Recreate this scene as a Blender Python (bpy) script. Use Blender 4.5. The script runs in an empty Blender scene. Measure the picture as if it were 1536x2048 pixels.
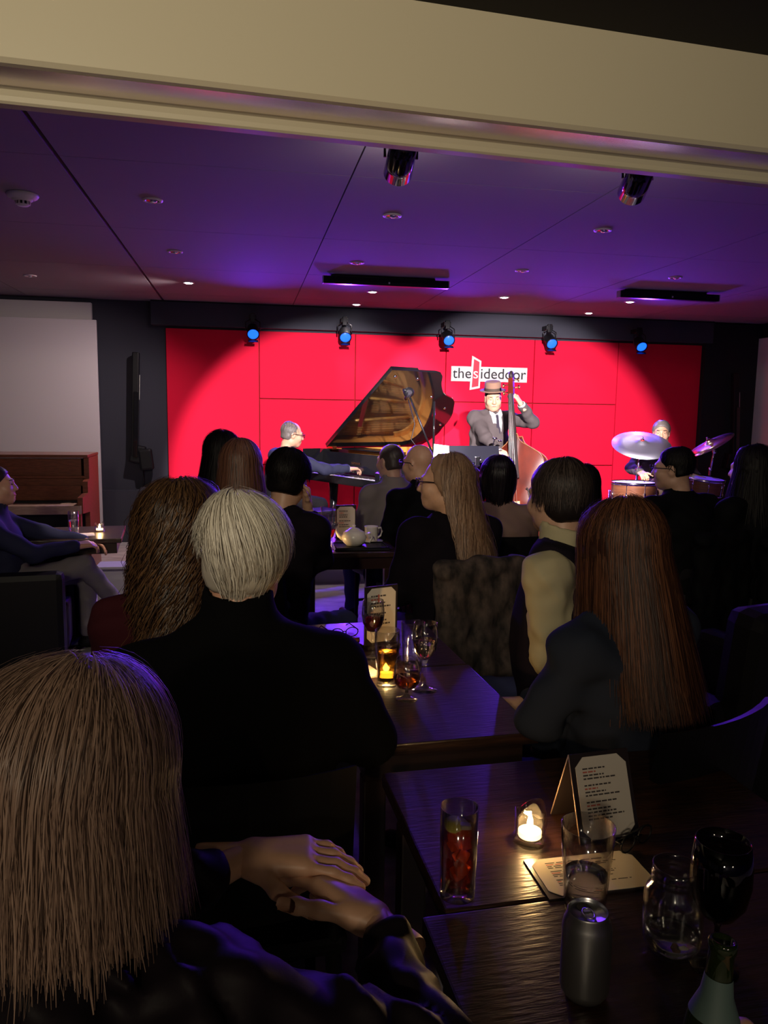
import bpy, bmesh, math, random
import numpy as np
from mathutils import Vector, Matrix, Euler
random.seed(7); RNG = np.random.default_rng(7)
scene = bpy.context.scene
COL = scene.collection

# ------------------------------------------------------------------ camera
cam_d = bpy.data.cameras.new('camera'); cam = bpy.data.objects.new('camera', cam_d); COL.objects.link(cam)
cam_d.sensor_fit = 'VERTICAL'; cam_d.sensor_height = 32.0; cam_d.lens = 32.0*1535/2048
cam_d.clip_start = 0.02; cam_d.clip_end = 60
YAW, PITCH, ROLL = math.radians(10.3226), math.radians(7.3477), math.radians(.83)
_f = Vector((math.sin(YAW)*math.cos(PITCH), math.cos(YAW)*math.cos(PITCH), -math.sin(PITCH)))
_r0 = Vector((math.cos(YAW), -math.sin(YAW), 0)); _u0 = _r0.cross(_f)
_r = _r0*math.cos(ROLL)+_u0*math.sin(ROLL); _u = _u0*math.cos(ROLL)-_r0*math.sin(ROLL)
cam.matrix_world = Matrix(((_r.x, _u.x, -_f.x, 0), (_r.y, _u.y, -_f.y, 0), (_r.z, _u.z, -_f.z, 1.53), (0, 0, 0, 1)))
scene.camera = cam

# ------------------------------------------------------------------ world, lights, exposure
scene.view_settings.view_transform = 'Standard'; scene.view_settings.look = 'None'
scene.view_settings.gamma = 1.0; scene.view_settings.exposure = 1.8
scene.view_settings.use_curve_mapping = False
w = bpy.data.worlds.new('world'); scene.world = w; w.use_nodes = True
w.node_tree.nodes['Background'].inputs[0].default_value = (.012, .008, .012, 1)
w.node_tree.nodes['Background'].inputs[1].default_value = .25
cy = scene.cycles
cy.use_denoising = True; cy.max_bounces = 10; cy.transmission_bounces = 10; cy.transparent_max_bounces = 16
cy.diffuse_bounces = 4; cy.glossy_bounces = 5; cy.sample_clamp_indirect = 4.0; cy.caustics_refractive = False; cy.caustics_reflective = False
cy.blur_glossy = 1.0

def lamp(kind, name, loc, energy, color, target=None, angle=40, blend=.3, radius=.05, parent=None):
    d = bpy.data.lights.new(name, kind); d.energy = energy; d.color = color
    d.shadow_soft_size = radius
    if kind == 'SPOT':
        d.spot_size = math.radians(angle); d.spot_blend = blend
    o = bpy.data.objects.new(name, d); COL.objects.link(o); o.location = loc
    if target is not None:
        o.rotation_euler = (Vector(target)-Vector(loc)).to_track_quat('-Z', 'Y').to_euler()
    return o
WARM = (1, .84, .60)
# stage profile spots under the beam
lamp('SPOT', 'stage_spot_light', (.66, 3.44, 2.50), 560, (1, .88, .90), (1.02, 9.25, .72), 37.5, .25, .03)
lamp('SPOT', 'stage_spot_light', (1.69, 3.36, 2.47), 740, (1, .88, .90), (3.22, 9.25, .74), 39.5, .25, .03)
# blue led cans over the stage, thrown forward and down
for x, tx, ty in ((.10, .3, 6.4), (1.14, 1.0, 6.6), (2.36, 2.0, 6.4), (3.63, 3.4, 6.4), (4.80, 4.0, 6.6)):
    lamp('SPOT', 'blue_can_light', (x, 8.80, 2.34), 78, (.13, .03, 1), (tx, ty-1.6, .4), 112, 1., .05)
# room lamps behind the camera, and an added wash for the beam
lamp('POINT', 'bar_pendant_light', (-1.0, -2.4, 2.30), 26, WARM, radius=.12)
lamp('SPOT', 'added_beam_wash', (-.9, -.9, 2.62), 55, (1, .88, .66), (.2, 2.6, 2.75), 84, .9, .08)  # added lamp that brightens the beam, no such source in view
lamp('POINT', 'bar_pendant_light', (.9, -2.6, 2.30), 6, WARM, radius=.12)
lamp('SPOT', 'eyeball_light', (-.52, 4.90, 2.71), 38, (1, .82, .72), (-1.02, 5.75, 0), 34, .08, .02)
lamp('SPOT', 'left_wash_light', (-.525, 7.83, 2.70), 32, (1, .80, .80), (-1.7, 7.9, .9), 150, .9, .03)
# ------------------------------------------------------------------ materials
MATS = {}
def mat(name, col=(.5,.5,.5), rough=.5, metal=0., emit=None, estr=0., coat=0., trans=0., ior=1.45, alpha=1., spec=.5, sheen=0., noise=None, bump=None, sss=0.):
    """noise=(scale, second colour, detail, stretch xyz) ; bump=(scale, strength, stretch xyz)"""
    if name in MATS: return MATS[name]
    m = bpy.data.materials.new(name); m.use_nodes = True; MATS[name] = m
    nt = m.node_tree; p = nt.nodes['Principled BSDF']
    p.inputs['Base Color'].default_value = (*col, 1); p.inputs['Roughness'].default_value = rough
    p.inputs['Metallic'].default_value = metal; p.inputs['Coat Weight'].default_value = coat
    p.inputs['Coat Roughness'].default_value = .06
    p.inputs['Transmission Weight'].default_value = trans; p.inputs['IOR'].default_value = ior
    p.inputs['Specular IOR Level'].default_value = spec; p.inputs['Alpha'].default_value = alpha
    p.inputs['Sheen Weight'].default_value = sheen
    if sss: p.inputs['Subsurface Weight'].default_value = sss; p.inputs['Subsurface Radius'].default_value = (.02,.008,.005)
    if emit: p.inputs['Emission Color'].default_value = (*emit, 1); p.inputs['Emission Strength'].default_value = estr
    def coords(st):
        tc = nt.nodes.new('ShaderNodeTexCoord'); mp = nt.nodes.new('ShaderNodeMapping')
        mp.inputs['Scale'].default_value = st; nt.links.new(tc.outputs['Object'], mp.inputs[0]); return mp.outputs[0]
    if noise:
        sc, c2, det = noise[:3]; st = noise[3] if len(noise) > 3 else (1,1,1)
        n = nt.nodes.new('ShaderNodeTexNoise'); n.inputs['Scale'].default_value = sc; n.inputs['Detail'].default_value = det
        nt.links.new(coords(st), n.inputs['Vector'])
        r = nt.nodes.new('ShaderNodeValToRGB'); r.color_ramp.elements[0].position = .35; r.color_ramp.elements[1].position = .68
        r.color_ramp.elements[0].color = (*col, 1); r.color_ramp.elements[1].color = (*c2, 1)
        nt.links.new(n.outputs['Fac'], r.inputs[0]); nt.links.new(r.outputs[0], p.inputs['Base Color'])
    if bump:
        sc, s = bump[:2]; st = bump[2] if len(bump) > 2 else (1,1,1)
        n = nt.nodes.new('ShaderNodeTexNoise'); n.inputs['Scale'].default_value = sc; n.inputs['Detail'].default_value = 4
        nt.links.new(coords(st), n.inputs['Vector'])
        b = nt.nodes.new('ShaderNodeBump'); b.inputs['Strength'].default_value = s; b.inputs['Distance'].default_value = .01
        nt.links.new(n.outputs['Fac'], b.inputs['Height']); nt.links.new(b.outputs[0], p.inputs['Normal'])
    return m
mat('red_panel', (.78,.008,.046), .75, noise=(260,(.72,.007,.040),2), spec=.15)
mat('slate_wall', (.034,.035,.050), .8, bump=(60,.05))
mat('black_wall', (.006,.006,.009), .8)
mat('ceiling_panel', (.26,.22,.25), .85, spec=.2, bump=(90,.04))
mat('ceiling_gap', (.004,.004,.005), .9)
mat('cream_paint', (.60,.53,.38), .40, bump=(220,.02), spec=.4)
mat('soffit_paint', (.80,.72,.72), .27, metal=.88)
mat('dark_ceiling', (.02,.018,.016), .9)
mat('white_panel', (.60,.57,.56), .7)
mat('screen_white', (.62,.57,.58), .75)
mat('floor_stone', (.30,.27,.27), .55, noise=(5,(.52,.49,.47),8,(1,2.2,1)), bump=(30,.08))
mat('stage_black', (.24,.22,.24), .45)
mat('black_plastic', (.006,.006,.008), .45, spec=.3)
mat('black_gloss', (.008,.008,.009), .10, coat=.6)
mat('lid_lacquer', (.008,.008,.009), .06, coat=1., spec=1.)
mat('black_metal', (.015,.015,.017), .35, metal=.6)
mat('chrome', (.75,.75,.78), .14, metal=1)
mat('brass', (.85,.56,.20), .22, metal=1)
mat('gold_plate', (.90,.52,.14), .35, metal=.5)
mat('soundboard', (.70,.40,.14), .4, noise=(6,(.60,.30,.09),5,(1,14,1)))
mat('ivory', (.78,.77,.74), .25)
mat('felt_red', (.30,.01,.012), .9)
mat('piano_brown', (.21,.062,.028), .32, coat=.2, noise=(5,(.13,.036,.016),6,(3,3,22)))
mat('piano_brown_lit', (.40,.27,.20), .4, noise=(5,(.30,.19,.13),5,(3,3,22)))  # paler copy of the piano brown, light on the key slip put into colour
mat('table_wood', (.020,.009,.006),  .33, coat=.05, spec=.45, noise=(9,(.042,.018,.011),7,(1.2,9,9)), bump=(22,.16,(1.0,7,7)))
mat('table_edge', (.028,.012,.008), .3, coat=.2)
mat('chair_black', (.004,.0035,.004), .5, spec=.2)
mat('glass', (1,1,1), .0, trans=1, ior=1.45)
mat('ice', (.98,.74,.55), .25, trans=.40, ior=1.31)
mat('water', (1,1,1), .0, trans=1, ior=1.33)
mat('beer', (1,.52,.06), .0, trans=1, ior=1.33)
mat('red_wine', (.12,.004,.010), .0, trans=1, ior=1.33)
mat('pale_wine', (1,.90,.72), .0, trans=1, ior=1.33)
mat('brandy', (.80,.18,.03), .0, trans=1, ior=1.33)
mat('cola', (.85,.17,.05), .0, trans=1, ior=1.33)
mat('cocktail', (.95,.12,.05), .0, trans=1, ior=1.33)
mat('paper', (.55,.49,.42), .8)
mat('ink', (.05,.04,.04), .9)
mat('ink_red', (.45,.10,.07), .9)
mat('glowing_wax', (.92,.86,.74), .5, emit=(1,.60,.22), estr=1.6)  # self-glow stands for flame light soaking through the candle
mat('flame', (1,.8,.4), .5, emit=(1,.62,.24), estr=90)
mat('lamp_white', (1,1,1), .5, emit=(1,.93,.9), estr=18)
mat('lamp_blue', (.02,.05,1), .3, emit=(.004,.055,1), estr=1.3)
mat('lamp_spot', (1,1,1), .5, emit=(1,.88,.78), estr=20)
mat('aluminium', (.62,.62,.63), .32, metal=1)
mat('lemon', (.80,.62,.10), .5)
mat('ceramic', (.72,.66,.58), .25)
mat('bottle_green', (.10,.16,.03), .02, trans=.9, ior=1.5)
mat('bottle_label', (.07,.11,.10), .6)
mat('label_dark', (.01,.012,.015), .5)
mat('sign_white', (.60,.60,.60), .5)
mat('sign_red', (.62,.02,.05), .5)
mat('sign_grey', (.035,.033,.036), .7, spec=.1)
mat('bass_wood', (.11,.014,.005), .35, coat=0., spec=.3, noise=(7,(.05,.006,.003),7,(1,1,.6)))
mat('ebony', (.022,.015,.015), .45, spec=.3)
mat('drum_wood', (.20,.075,.035), .35, coat=.3, noise=(6,(.12,.04,.02),5,(1,1,12)))
mat('drum_head', (.75,.75,.78), .5)
mat('cymbal', (.80,.68,.42), .20, metal=1)
mat('cymbal_ride', (.74,.74,.84), .45, metal=1)
mat('pedal_steel', (.45,.45,.47), .3, metal=1)
mat('leather_black', (.006,.005,.006), .5, spec=.25)
mat('phone_black', (.012,.012,.015), .12)
mat('leather_brown', (.14,.05,.02), .45)
mat('lens_glass', (.9,.9,.95), .02, trans=1, ior=1.1)

# ------------------------------------------------------------------ mesh helpers
class MB:
    """collects shapes into one mesh"""
    def __init__(s): s.v = []; s.f = []; s.sm = []
    def add(s, vs, fs, smooth=False):
        o = len(s.v); s.v.extend([tuple(float(c) for c in v) for v in vs]); s.f.extend([tuple(i+o for i in f) for f in fs]); s.sm.extend([smooth]*len(fs)); return s
    def box(s, c, d, rot=None, bev=0.):
        hx, hy, hz = d[0]/2, d[1]/2, d[2]/2
        if bev <= 0:
            vs = [Vector((x*hx, y*hy, z*hz)) for x in (-1,1) for y in (-1,1) for z in (-1,1)]
            fs = [(0,1,3,2),(4,6,7,5),(0,4,5,1),(2,3,7,6),(0,2,6,4),(1,5,7,3)]
        else:
            bm = bmesh.new(); bmesh.ops.create_cube(bm, size=1)
            for v in bm.verts: v.co = Vector((v.co.x*d[0], v.co.y*d[1], v.co.z*d[2]))
            bmesh.ops.bevel(bm, geom=bm.edges[:], offset=min(bev, min(d)*.45), segments=2, affect='EDGES', profile=.6)
            bm.verts.index_update(); vs = [v.co.copy() for v in bm.verts]; fs = [tuple(v.index for v in f.verts) for f in bm.faces]; bm.free()
        if rot is not None: vs = [rot @ v for v in vs]
        return s.add([v+Vector(c) for v in vs], fs)
    def tube(s, pts, r, seg=8, cap=True, smooth=True):
        pts = [Vector(p) for p in pts]; n = len(pts)
        rs = r if isinstance(r, (list, tuple)) else [r]*n
        vs = []; fs = []; up = None
        for i, p in enumerate(pts):
            t = (pts[min(i+1,n-1)]-pts[max(i-1,0)]); t = t.normalized() if t.length > 1e-9 else Vector((0,0,1))
            if up is None:
                up = Vector((0,0,1)) if abs(t.z) < .9 else Vector((1,0,0))
            a = t.cross(up)
            if a.length < 1e-6: a = t.cross(Vector((0,1,0)))
            a.normalize(); b = t.cross(a).normalized(); up = -b if False else up
            for k in range(seg):
                q = 2*math.pi*k/seg; vs.append(p+(a*math.cos(q)+b*math.sin(q))*rs[i])
        for i in range(n-1):
            for k in range(seg):
                k2 = (k+1) % seg; fs.append((i*seg+k, i*seg+k2, (i+1)*seg+k2, (i+1)*seg+k))
        s.add(vs, fs, smooth)
        if cap:
            s.add(vs[:seg], [tuple(range(seg))]); s.add(vs[-seg:], [tuple(range(seg))[::-1]])
        return s
    def lathe(s, prof, seg=32, c=(0,0,0), M=None, smooth=True):
        """prof: (r, z) list, revolved about z"""
        vs = []; fs = []; n = len(prof)
        for (r, z) in prof:
            for k in range(seg):
                q = 2*math.pi*k/seg; vs.append(Vector((max(r,1e-5)*math.cos(q), max(r,1e-5)*math.sin(q), z)))
        for i in range(n-1):
            for k in range(seg):
                k2 = (k+1) % seg; fs.append((i*seg+k, i*seg+k2, (i+1)*seg+k2, (i+1)*seg+k))
        if M is not None: vs = [M @ v for v in vs]
        return s.add([v+Vector(c) for v in vs], fs, smooth)
    def prism(s, poly, z0, z1, M=None, smooth=False):
        """polygon in xy extruded z0..z1"""
        n = len(poly); vs = [Vector((x,y,z0)) for x,y in poly]+[Vector((x,y,z1)) for x,y in poly]
        if M is not None: vs = [M @ v for v in vs]
        fs = [tuple(range(n))[::-1], tuple(range(n,2*n))]
        s.add(vs, fs); 
        s.add(vs, [(i,(i+1)%n,n+(i+1)%n,n+i) for i in range(n)], smooth)
        return s
    def ball(s, c, r, seg=14, rings=9, M=None):
        rr = r if isinstance(r,(tuple,list)) else (r,r,r); vs = []; fs = []
        for i in range(rings+1):
            a = math.pi*i/rings
            for k in range(seg):
                q = 2*math.pi*k/seg; v = Vector((rr[0]*max(math.sin(a),1e-4)*math.cos(q), rr[1]*max(math.sin(a),1e-4)*math.sin(q), rr[2]*math.cos(a)))
                vs.append((M @ v if M is not None else v)+Vector(c))
        for i in range(rings):
            for k in range(seg):
                k2 = (k+1)%seg; fs.append((i*seg+k,(i+1)*seg+k,(i+1)*seg+k2,i*seg+k2))
        return s.add(vs, fs, True)
    def mesh(s, name):
        me = bpy.data.meshes.new(name); me.from_pydata(s.v, [], s.f); me.polygons.foreach_set('use_smooth', s.sm); 
        bm = bmesh.new(); bm.from_mesh(me); bmesh.ops.remove_doubles(bm, verts=bm.verts[:], dist=1e-5); bmesh.ops.recalc_face_normals(bm, faces=bm.faces[:]); bm.to_mesh(me); bm.free()
        me.update(); return me
def link(o, parent=None, loc=None, rot=None):
    COL.objects.link(o)
    if parent is not None: o.parent = parent
    if loc is not None: o.location = loc
    if rot is not None: o.rotation_euler = rot
    return o
def ob(name, mb, m, parent=None, loc=None, rot=None, label=None):
    me = mb if isinstance(mb, bpy.types.Mesh) else mb.mesh(name)
    if m is not None and len(me.materials) == 0: me.materials.append(MATS[m] if isinstance(m, str) else m)
    o = link(bpy.data.objects.new(name, me), parent, loc, rot)
    if label: o['label'] = label
    return o
def tag(o, label, cat, group=None, kind=None):
    if label: o['label'] = label
    if cat: o['category'] = cat
    if group: o['group'] = group
    if kind: o['kind'] = kind
    return o
def thing(name, label, cat, loc=(0,0,0), rz=0, group=None):
    o = link(bpy.data.objects.new(name, None), None, loc, (0,0,rz)); o.empty_display_size = .1
    return tag(o, label, cat, group)
def structure(o, label=None, cat=None):
    o['kind'] = 'structure'
    if label: o['label'] = label
    if cat: o['category'] = cat
    return o
def copy_tree(o, parent=None):
    c = o.copy(); COL.objects.link(c); c.parent = parent
    for ch in list(o.children): copy_tree(ch, c)
    return c
def text_mesh(body, size, extrude=0., align='CENTER', spacing=1.):
    cu = bpy.data.curves.new('lettering','FONT'); cu.body = body; cu.size = size; cu.extrude = extrude; cu.align_x = align; cu.space_character = spacing
    o = bpy.data.objects.new('lettering', cu); COL.objects.link(o)
    dg = bpy.context.evaluated_depsgraph_get(); me = bpy.data.meshes.new_from_object(o.evaluated_get(dg)); me.materials.clear()
    bpy.data.objects.remove(o); return me
def RZ(a): return Matrix.Rotation(a, 3, 'Z')
def RX(a): return Matrix.Rotation(a, 3, 'X')
def RY(a): return Matrix.Rotation(a, 3, 'Y')

# ------------------------------------------------------------------ the room
YW, ZC = 9.25, 2.75
structure(ob('floor', MB().box((1.5,3.6,-.05),(10.6,13.6,.1)), 'floor_stone'), 'pale mottled stone-look floor of the club', 'floor')
st = structure(ob('floor_stage', MB().box((2.3,8.0,.065),(6.6,2.5,.13)), 'stage_black'), 'low stage platform before the red wall', 'stage')
wb = structure(ob('wall_back', MB().box((1.5,YW+.15,1.4),(10.6,.2,2.9)), 'slate_wall'), 'dark slate wall behind the stage', 'wall')
# red fabric panels
xs = [-.882,.174,1.309,2.427,3.562,4.685,5.85]; zs = [.14,.90,1.677,2.462]; g = .006
for i in range(6):
    rows = [(zs[0],zs[3])] if i in (0,5) else list(zip(zs[:-1],zs[1:]))
    for z0,z1 in rows:
        ob('red_panel', MB().box(((xs[i]+xs[i+1])/2, YW+.03-.005, (z0+z1)/2),(xs[i+1]-xs[i]-2*g,.05,z1-z0-2*g), bev=.004), 'red_panel', wb)
ob('panel_backing', MB().box((2.484,YW+.045,1.30),(6.73,.01,2.32)), 'felt_red', wb)
ob('fascia', MB().box((2.45,YW-.03,2.615),(6.95,.16,.27)), 'slate_wall', wb)
ob('painted_gap_shade', MB().box((2.45,YW-.10,2.742),(6.95,.03,.012)), 'ceiling_gap', wb)  # solid black strip, shade under the ceiling put into its colour
structure(ob('wall_right', MB().box((6.75,3.6,1.4),(.2,13.6,2.9)), 'black_wall'), 'near-black side wall right of the stage', 'wall')
structure(ob('wall_left', MB().box((-3.75,3.6,1.4),(.2,13.6,2.9)), 'slate_wall'), 'dark side wall left of the upright piano', 'wall')
structure(ob('wall_rear', MB().box((1.5,-3.15,1.4),(10.6,.2,2.9)), 'slate_wall'), 'dark wall behind the audience', 'wall')
ob('black_drape', MB().box((6.25,YW-.02,1.38),(.80,.1,2.70)), 'black_wall', wb)
# white boards at the sides
ob('white_board', MB().box((-2.55,YW-.02,1.55),(1.76,.08,2.30), bev=.004), 'white_panel', wb)
ob('projection_board', MB().box((-2.55,YW-.16,1.25),(1.90,.05,2.50), bev=.004), 'screen_white', wb)
ob('white_board', MB().box((6.63,8.6,1.43),(.05,1.2,2.26), bev=.004), 'white_panel', bpy.data.objects['wall_right'])
structure(ob('baseboard_back', MB().box((-1.3,YW-.0,.30),(1.0,.14,.60)).box((-1.0,YW-.10,.36),(.36,.16,.56)), 'slate_wall'), 'dark low ledge along the wall under the column speaker', 'baseboard')
# ceiling
cl = structure(ob('ceiling', MB().box((1.5,6.2,ZC+.09),(10.6,6.9,.1)), 'ceiling_gap'), 'dark panelled ceiling over the stage', 'ceiling')
cx = [-3.65,-2.33,-.89,.56,1.98,3.395,4.82,6.25,6.65]; cyy = [2.76,4.15,5.635,7.10,8.63,9.27]
for i in range(len(cx)-1):
    for j in range(len(cyy)-1):
        gl = .012 if abs(cx[i]+.89) < .01 else .004; gr = .012 if abs(cx[i+1]+.89) < .01 else .004
        x0, x1, y0, y1 = cx[i]+gl, cx[i+1]-gr, cyy[j]+.0025, cyy[j+1]-.0025
        ob('ceiling_panel', MB().box(((x0+x1)/2,(y0+y1)/2,ZC+.02),(x1-x0,y1-y0,.04)), 'ceiling_panel', cl)
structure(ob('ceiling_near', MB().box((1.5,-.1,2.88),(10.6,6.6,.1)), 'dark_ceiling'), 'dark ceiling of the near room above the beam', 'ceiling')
# beam: cream bulkhead, turned a little against the stage
BA = math.atan2(.199, 2.6); BM = Matrix.Translation((.448,2.56,0)) @ Matrix.Rotation(BA,4,'Z')
prof = [(0,2.84),(0,2.515),(.012,2.503),(.03,2.50),(.165,2.498),(.178,2.492),(.186,2.476),(.19,2.462),(.198,2.456),(.24,2.456),(.24,2.84)]
vs = []; fs = []; n = len(prof)
for xx in (-4.4, 6.2): vs += [BM @ Vector((xx, v, z)) for v, z in prof]
fs = [(i,(i+1)%n,n+(i+1)%n,n+i) for i in range(n)]+[tuple(range(n)),tuple(range(n,2*n))[::-1]]
tr1 = structure(ob('trim_1', MB().add(vs, fs), 'cream_paint'), 'cream bulkhead beam crossing the room with a rounded lower lip', 'beam')

me_ = tr1.data; me_.materials.append(MATS['soffit_paint'])
for p_ in me_.polygons:
    if p_.normal.z < -.9 and p_.area > .5: p_.material_index = 1
# ------------------------------------------------------------------ ceiling fittings
def downlight(x, y, kind, label):
    t = thing('ceiling_downlight', label, 'downlight', (x,y,ZC), 0, 'recessed ceiling downlights')
    R = .052
    ob('trim_ring', MB().lathe([(R*.72,-.001),(R*.72,-.006),(R*.9,-.009),(R*1.12,-.006),(R*1.15,.0)], 28), mat('ring_pale',(.62,.56,.55),.4), t)
    ob('recess_shade_disc', MB().lathe([(R*.72,-.004),(R*.45,-.002),(R*.02,-.0015)], 24), 'black_gloss', t)  # flat black disc, the dark inside of the can is its colour
    if kind == 'lit': ob('lamp_lens', MB().lathe([(.036,-.003),(.030,-.010),(.001,-.013)], 20), 'lamp_white', t)
    else:
        ob('lamp_eyeball', MB().ball((.006,.0,-.004),(.022,.022,.014), 14, 8), 'chrome', t)
    if kind == 'lit': lamp('SPOT','downlight_beam',(x,y,ZC-.03), 7, (1,.80,.78), (x,y,0), 85, .6, .03)
DL = [(-.52,4.87,0,'unlit eyeball downlight in dark ceiling nearest the smoke detector'),(-.52,6.36,0,'small unlit eyeball downlight left of the purple ceiling glow, midway to the stage'),
 (-1.95,7.82,0,'unlit ceiling downlight at far left above the white board'),(-.52,7.83,1,'lit white downlight on its own left of the stage, before the red wall'),
 (.915,4.89,0,'pink-ringed unlit downlight, nearest one left of centre'),(.918,6.44,0,'pink-ringed unlit downlight just before the left black screen housing'),
 (2.34,4.93,0,'pink-ringed unlit downlight, nearest one right of centre'),(2.335,6.43,0,'pink-ringed unlit downlight between the two black screen housings'),
 (3.74,6.40,0,'dim unlit downlight above the right black screen housing'),(1.287,7.90,1,'lit white downlight peeking out beneath the left screen housing'),
 (1.26,8.85,1,'lit white downlight closest to the red wall, over the piano'),(2.68,7.89,1,'lit white downlight in the middle of the stage ceiling above the sign'),
 (4.065,7.83,1,'lit white downlight peeking out beneath the right screen housing'),(4.05,8.80,1,'faint lit downlight close to the red wall at right')]
for x,y,k,l in DL: downlight(x,y,'lit' if k else 'off',l)
t = thing('smoke_detector','white dome smoke detector on the dark ceiling at left','smoke detector',(-1.246,4.913,ZC))
ob('base', MB().lathe([(.001,0),(.085,0),(.088,-.008),(.080,-.020),(.060,-.032)],32), mat('detector_white',(.75,.72,.68),.5), t)
ob('dome', MB().lathe([(.058,-.031),(.048,-.040),(.044,-.043)],28).lathe([(.036,-.058),(.030,-.066),(.001,-.068)],28), 'detector_white', t)
for k in range(10):
    q = 2*math.pi*k/10; ob('vent_rib', MB().box((.038*math.cos(q),.038*math.sin(q),-.050),(.006,.010,.018),RZ(q)), 'detector_white', t)
ob('vent_core', MB().lathe([(.030,-.04),(.030,-.06)],20), 'black_plastic', t)
def screen_case(x0, x1, y, label):
    t = thing('projection_screen_housing', label, 'screen housing', ((x0+x1)/2,y,ZC), 0, 'black screen housings under the ceiling')
    L = x1-x0
    ob('ceiling_rail', MB().box((-.02,.05,-.022),(L*.84,.07,.044),bev=.006), 'black_plastic', t)
    ob('case', MB().prism([(-.03,-.02),(.03,-.02),(.038,-.045),(.034,-.085),(-.030,-.085),(-.038,-.06)],-L/2,L/2,Matrix(((0,0,1),(1,0,0),(0,1,0)))), 'black_metal', t)
    for s in (-1,1): ob('end_cap', MB().box((s*(L/2+.004),0,-.052),(.010,.075,.066),bev=.004), mat('cap_grey',(.25,.25,.27),.4), t)
    ob('indicator', MB().box((.02,-.039,-.062),(.014,.004,.016)), mat('cap_light',(.6,.6,.62),.4), t)
screen_case(.70,1.84,7.02,'long black screen housing under ceiling left of centre'); screen_case(3.56,4.60,7.08,'long black screen housing under ceiling at right, above the drums')
def stage_spot(x, y, z, tgt, label):
    t = thing('stage_spotlight', label, 'spotlight', (x,y,z), 0, 'black profile spots behind the beam')
    d = (Vector(tgt)-Vector((x,y,z))).normalized(); M = d.to_track_quat('Z','Y').to_matrix()
    ob('housing', MB().lathe([(.001,-.115),(.040,-.113),(.052,-.10),(.058,-.06),(.060,.02),(.062,.10),(.056,.10)],28,M=M), 'black_gloss', t)
    ob('lens', MB().lathe([(.056,.098),(.03,.104),(.001,.106)],24,M=M), 'lamp_spot', t)
    ob('yoke', MB().tube([(-.068,0,0),(-.068,0,.10),(0,0,.13),(.068,0,.10),(.068,0,0)],.006).tube([(0,0,.12),(0,0,ZC-z)],.012), 'black_metal', t)
stage_spot(.652,3.304,2.585,(1.02,9.25,.60),'black spotlight hanging behind the beam, left of the two')
stage_spot(1.676,3.22,2.545,(3.22,9.25,.62),'black spotlight hanging behind the beam, right of the two')
PL = ['blue-lit stage can above the pianist, farthest left','blue-lit stage can over the grand piano lid','blue-lit stage can just left of the white sign','blue-lit stage can right of the white sign','blue-lit stage can above the drum kit, farthest right']
for (x,tx,ty),l in zip(((.10,.3,6.4),(1.14,1.0,6.6),(2.36,2.0,6.4),(3.63,3.4,6.4),(4.80,4.0,6.6)),PL):
    t = thing('stage_can_light', l, 'stage light', (x,8.93,2.42), 0, 'blue led cans along the fascia')
    d = (Vector((tx,ty,.3))-Vector((x,8.93,2.42))); d = Vector((d.x*.35,d.y,d.z*.72)).normalized(); M = d.to_track_quat('Z','Y').to_matrix()
    ob('can', MB().lathe([(.001,-.11),(.045,-.105),(.062,-.07),(.066,.06),(.070,.085),(.060,.085),(.058,.05)],24,M=M), 'black_plastic', t)
    ob('lens', MB().lathe([(.060,.072),(.045,.082),(.001,.088)],24,M=M), 'lamp_blue', t)
    ob('yoke', MB().tube([(-.078,0,0),(-.080,.02,.10),(0,.03,.15),(.080,.02,.10),(.078,0,0)],.007), 'black_metal', t)
    ob('clamp', MB().box((0,.10,.16),(.08,.16,.05),bev=.006).box((0,.03,.15),(.05,.05,.10),bev=.006), 'black_plastic', t)
    ob('barn_door', MB().box(tuple(M @ Vector((0,-.066,.11))),(.11,.003,.05),M), 'black_plastic', t)
# sign
t = thing('club_sign','white thesidedoor sign with red door symbol on the red wall','sign',(2.975,YW-.02,2.02))
SM = Matrix(((1,0,0),(0,0,-1),(0,1,0)))
ob('board', MB().prism([(-.487,-.09),(.487,-.09),(.487,.09),(-.487,.09)],0,.016,SM), 'sign_white', t)
door = [(-.252,-.195),(-.122,-.168),(-.112,.160),(-.230,.220)]
ob('door_frame', MB().prism(door,.010,.024,SM), 'sign_white', t)
cxd = sum(p[0] for p in door)/4; czd = sum(p[1] for p in door)/4
ob('door_leaf', MB().prism([(-.226,-.163),(-.143,-.146),(-.135,.146),(-.206,.180)],.0225,.026,SM), 'sign_red', t)
for body, x, m, yy in (('the',-.352,'sign_grey',.027),('s',-.181,'sign_white',.030),('idedoor',.172,'sign_grey',.027)):
    me = text_mesh(body, .180 if body!='s' else .19, .001, spacing=1.02)
    o = ob('lettering', me, m, t, (x,-yy,-.052), (math.radians(90),0,0)); o['label'] = 'lettering reading '+body
# column speakers on the walls
def column_speaker(x, y, z, tilt, label, sc=1.):
    t = thing('column_speaker', label, 'speaker', (x,y,z))
    M = RY(tilt)
    ob('column', MB().box(tuple(M @ Vector((0,-.05,.0))),(.075,.085,1.18),M,bev=.012), 'black_plastic', t)
    ob('lower_column', MB().box(tuple(M @ Vector((.012,-.085,-.22))),(.055,.05,.74),M,bev=.008), 'black_gloss', t)
    ob('grille_rail', MB().box(tuple(M @ Vector((.046,-.075,.20))),(.010,.016,.28),M,bev=.003), 'pedal_steel', t)
    ob('badge', MB().box(tuple(M @ Vector((.0,-.095,.03))),(.012,.004,.016),M), mat('badge_pale',(.7,.65,.6),.4), t)
    ob('control_box', MB().box((.005,-.02,-.56),(.16,.14,.20),RY(.18),bev=.02).box((.10,-.04,-.62),(.15,.12,.24),RY(-.12),bev=.025), 'black_plastic', t)
    ob('cable', MB().tube([(.07,-.03,-.7),(.06,-.02,-.9),(.05,-.02,-1.05)],.006), 'black_plastic', t)
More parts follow.
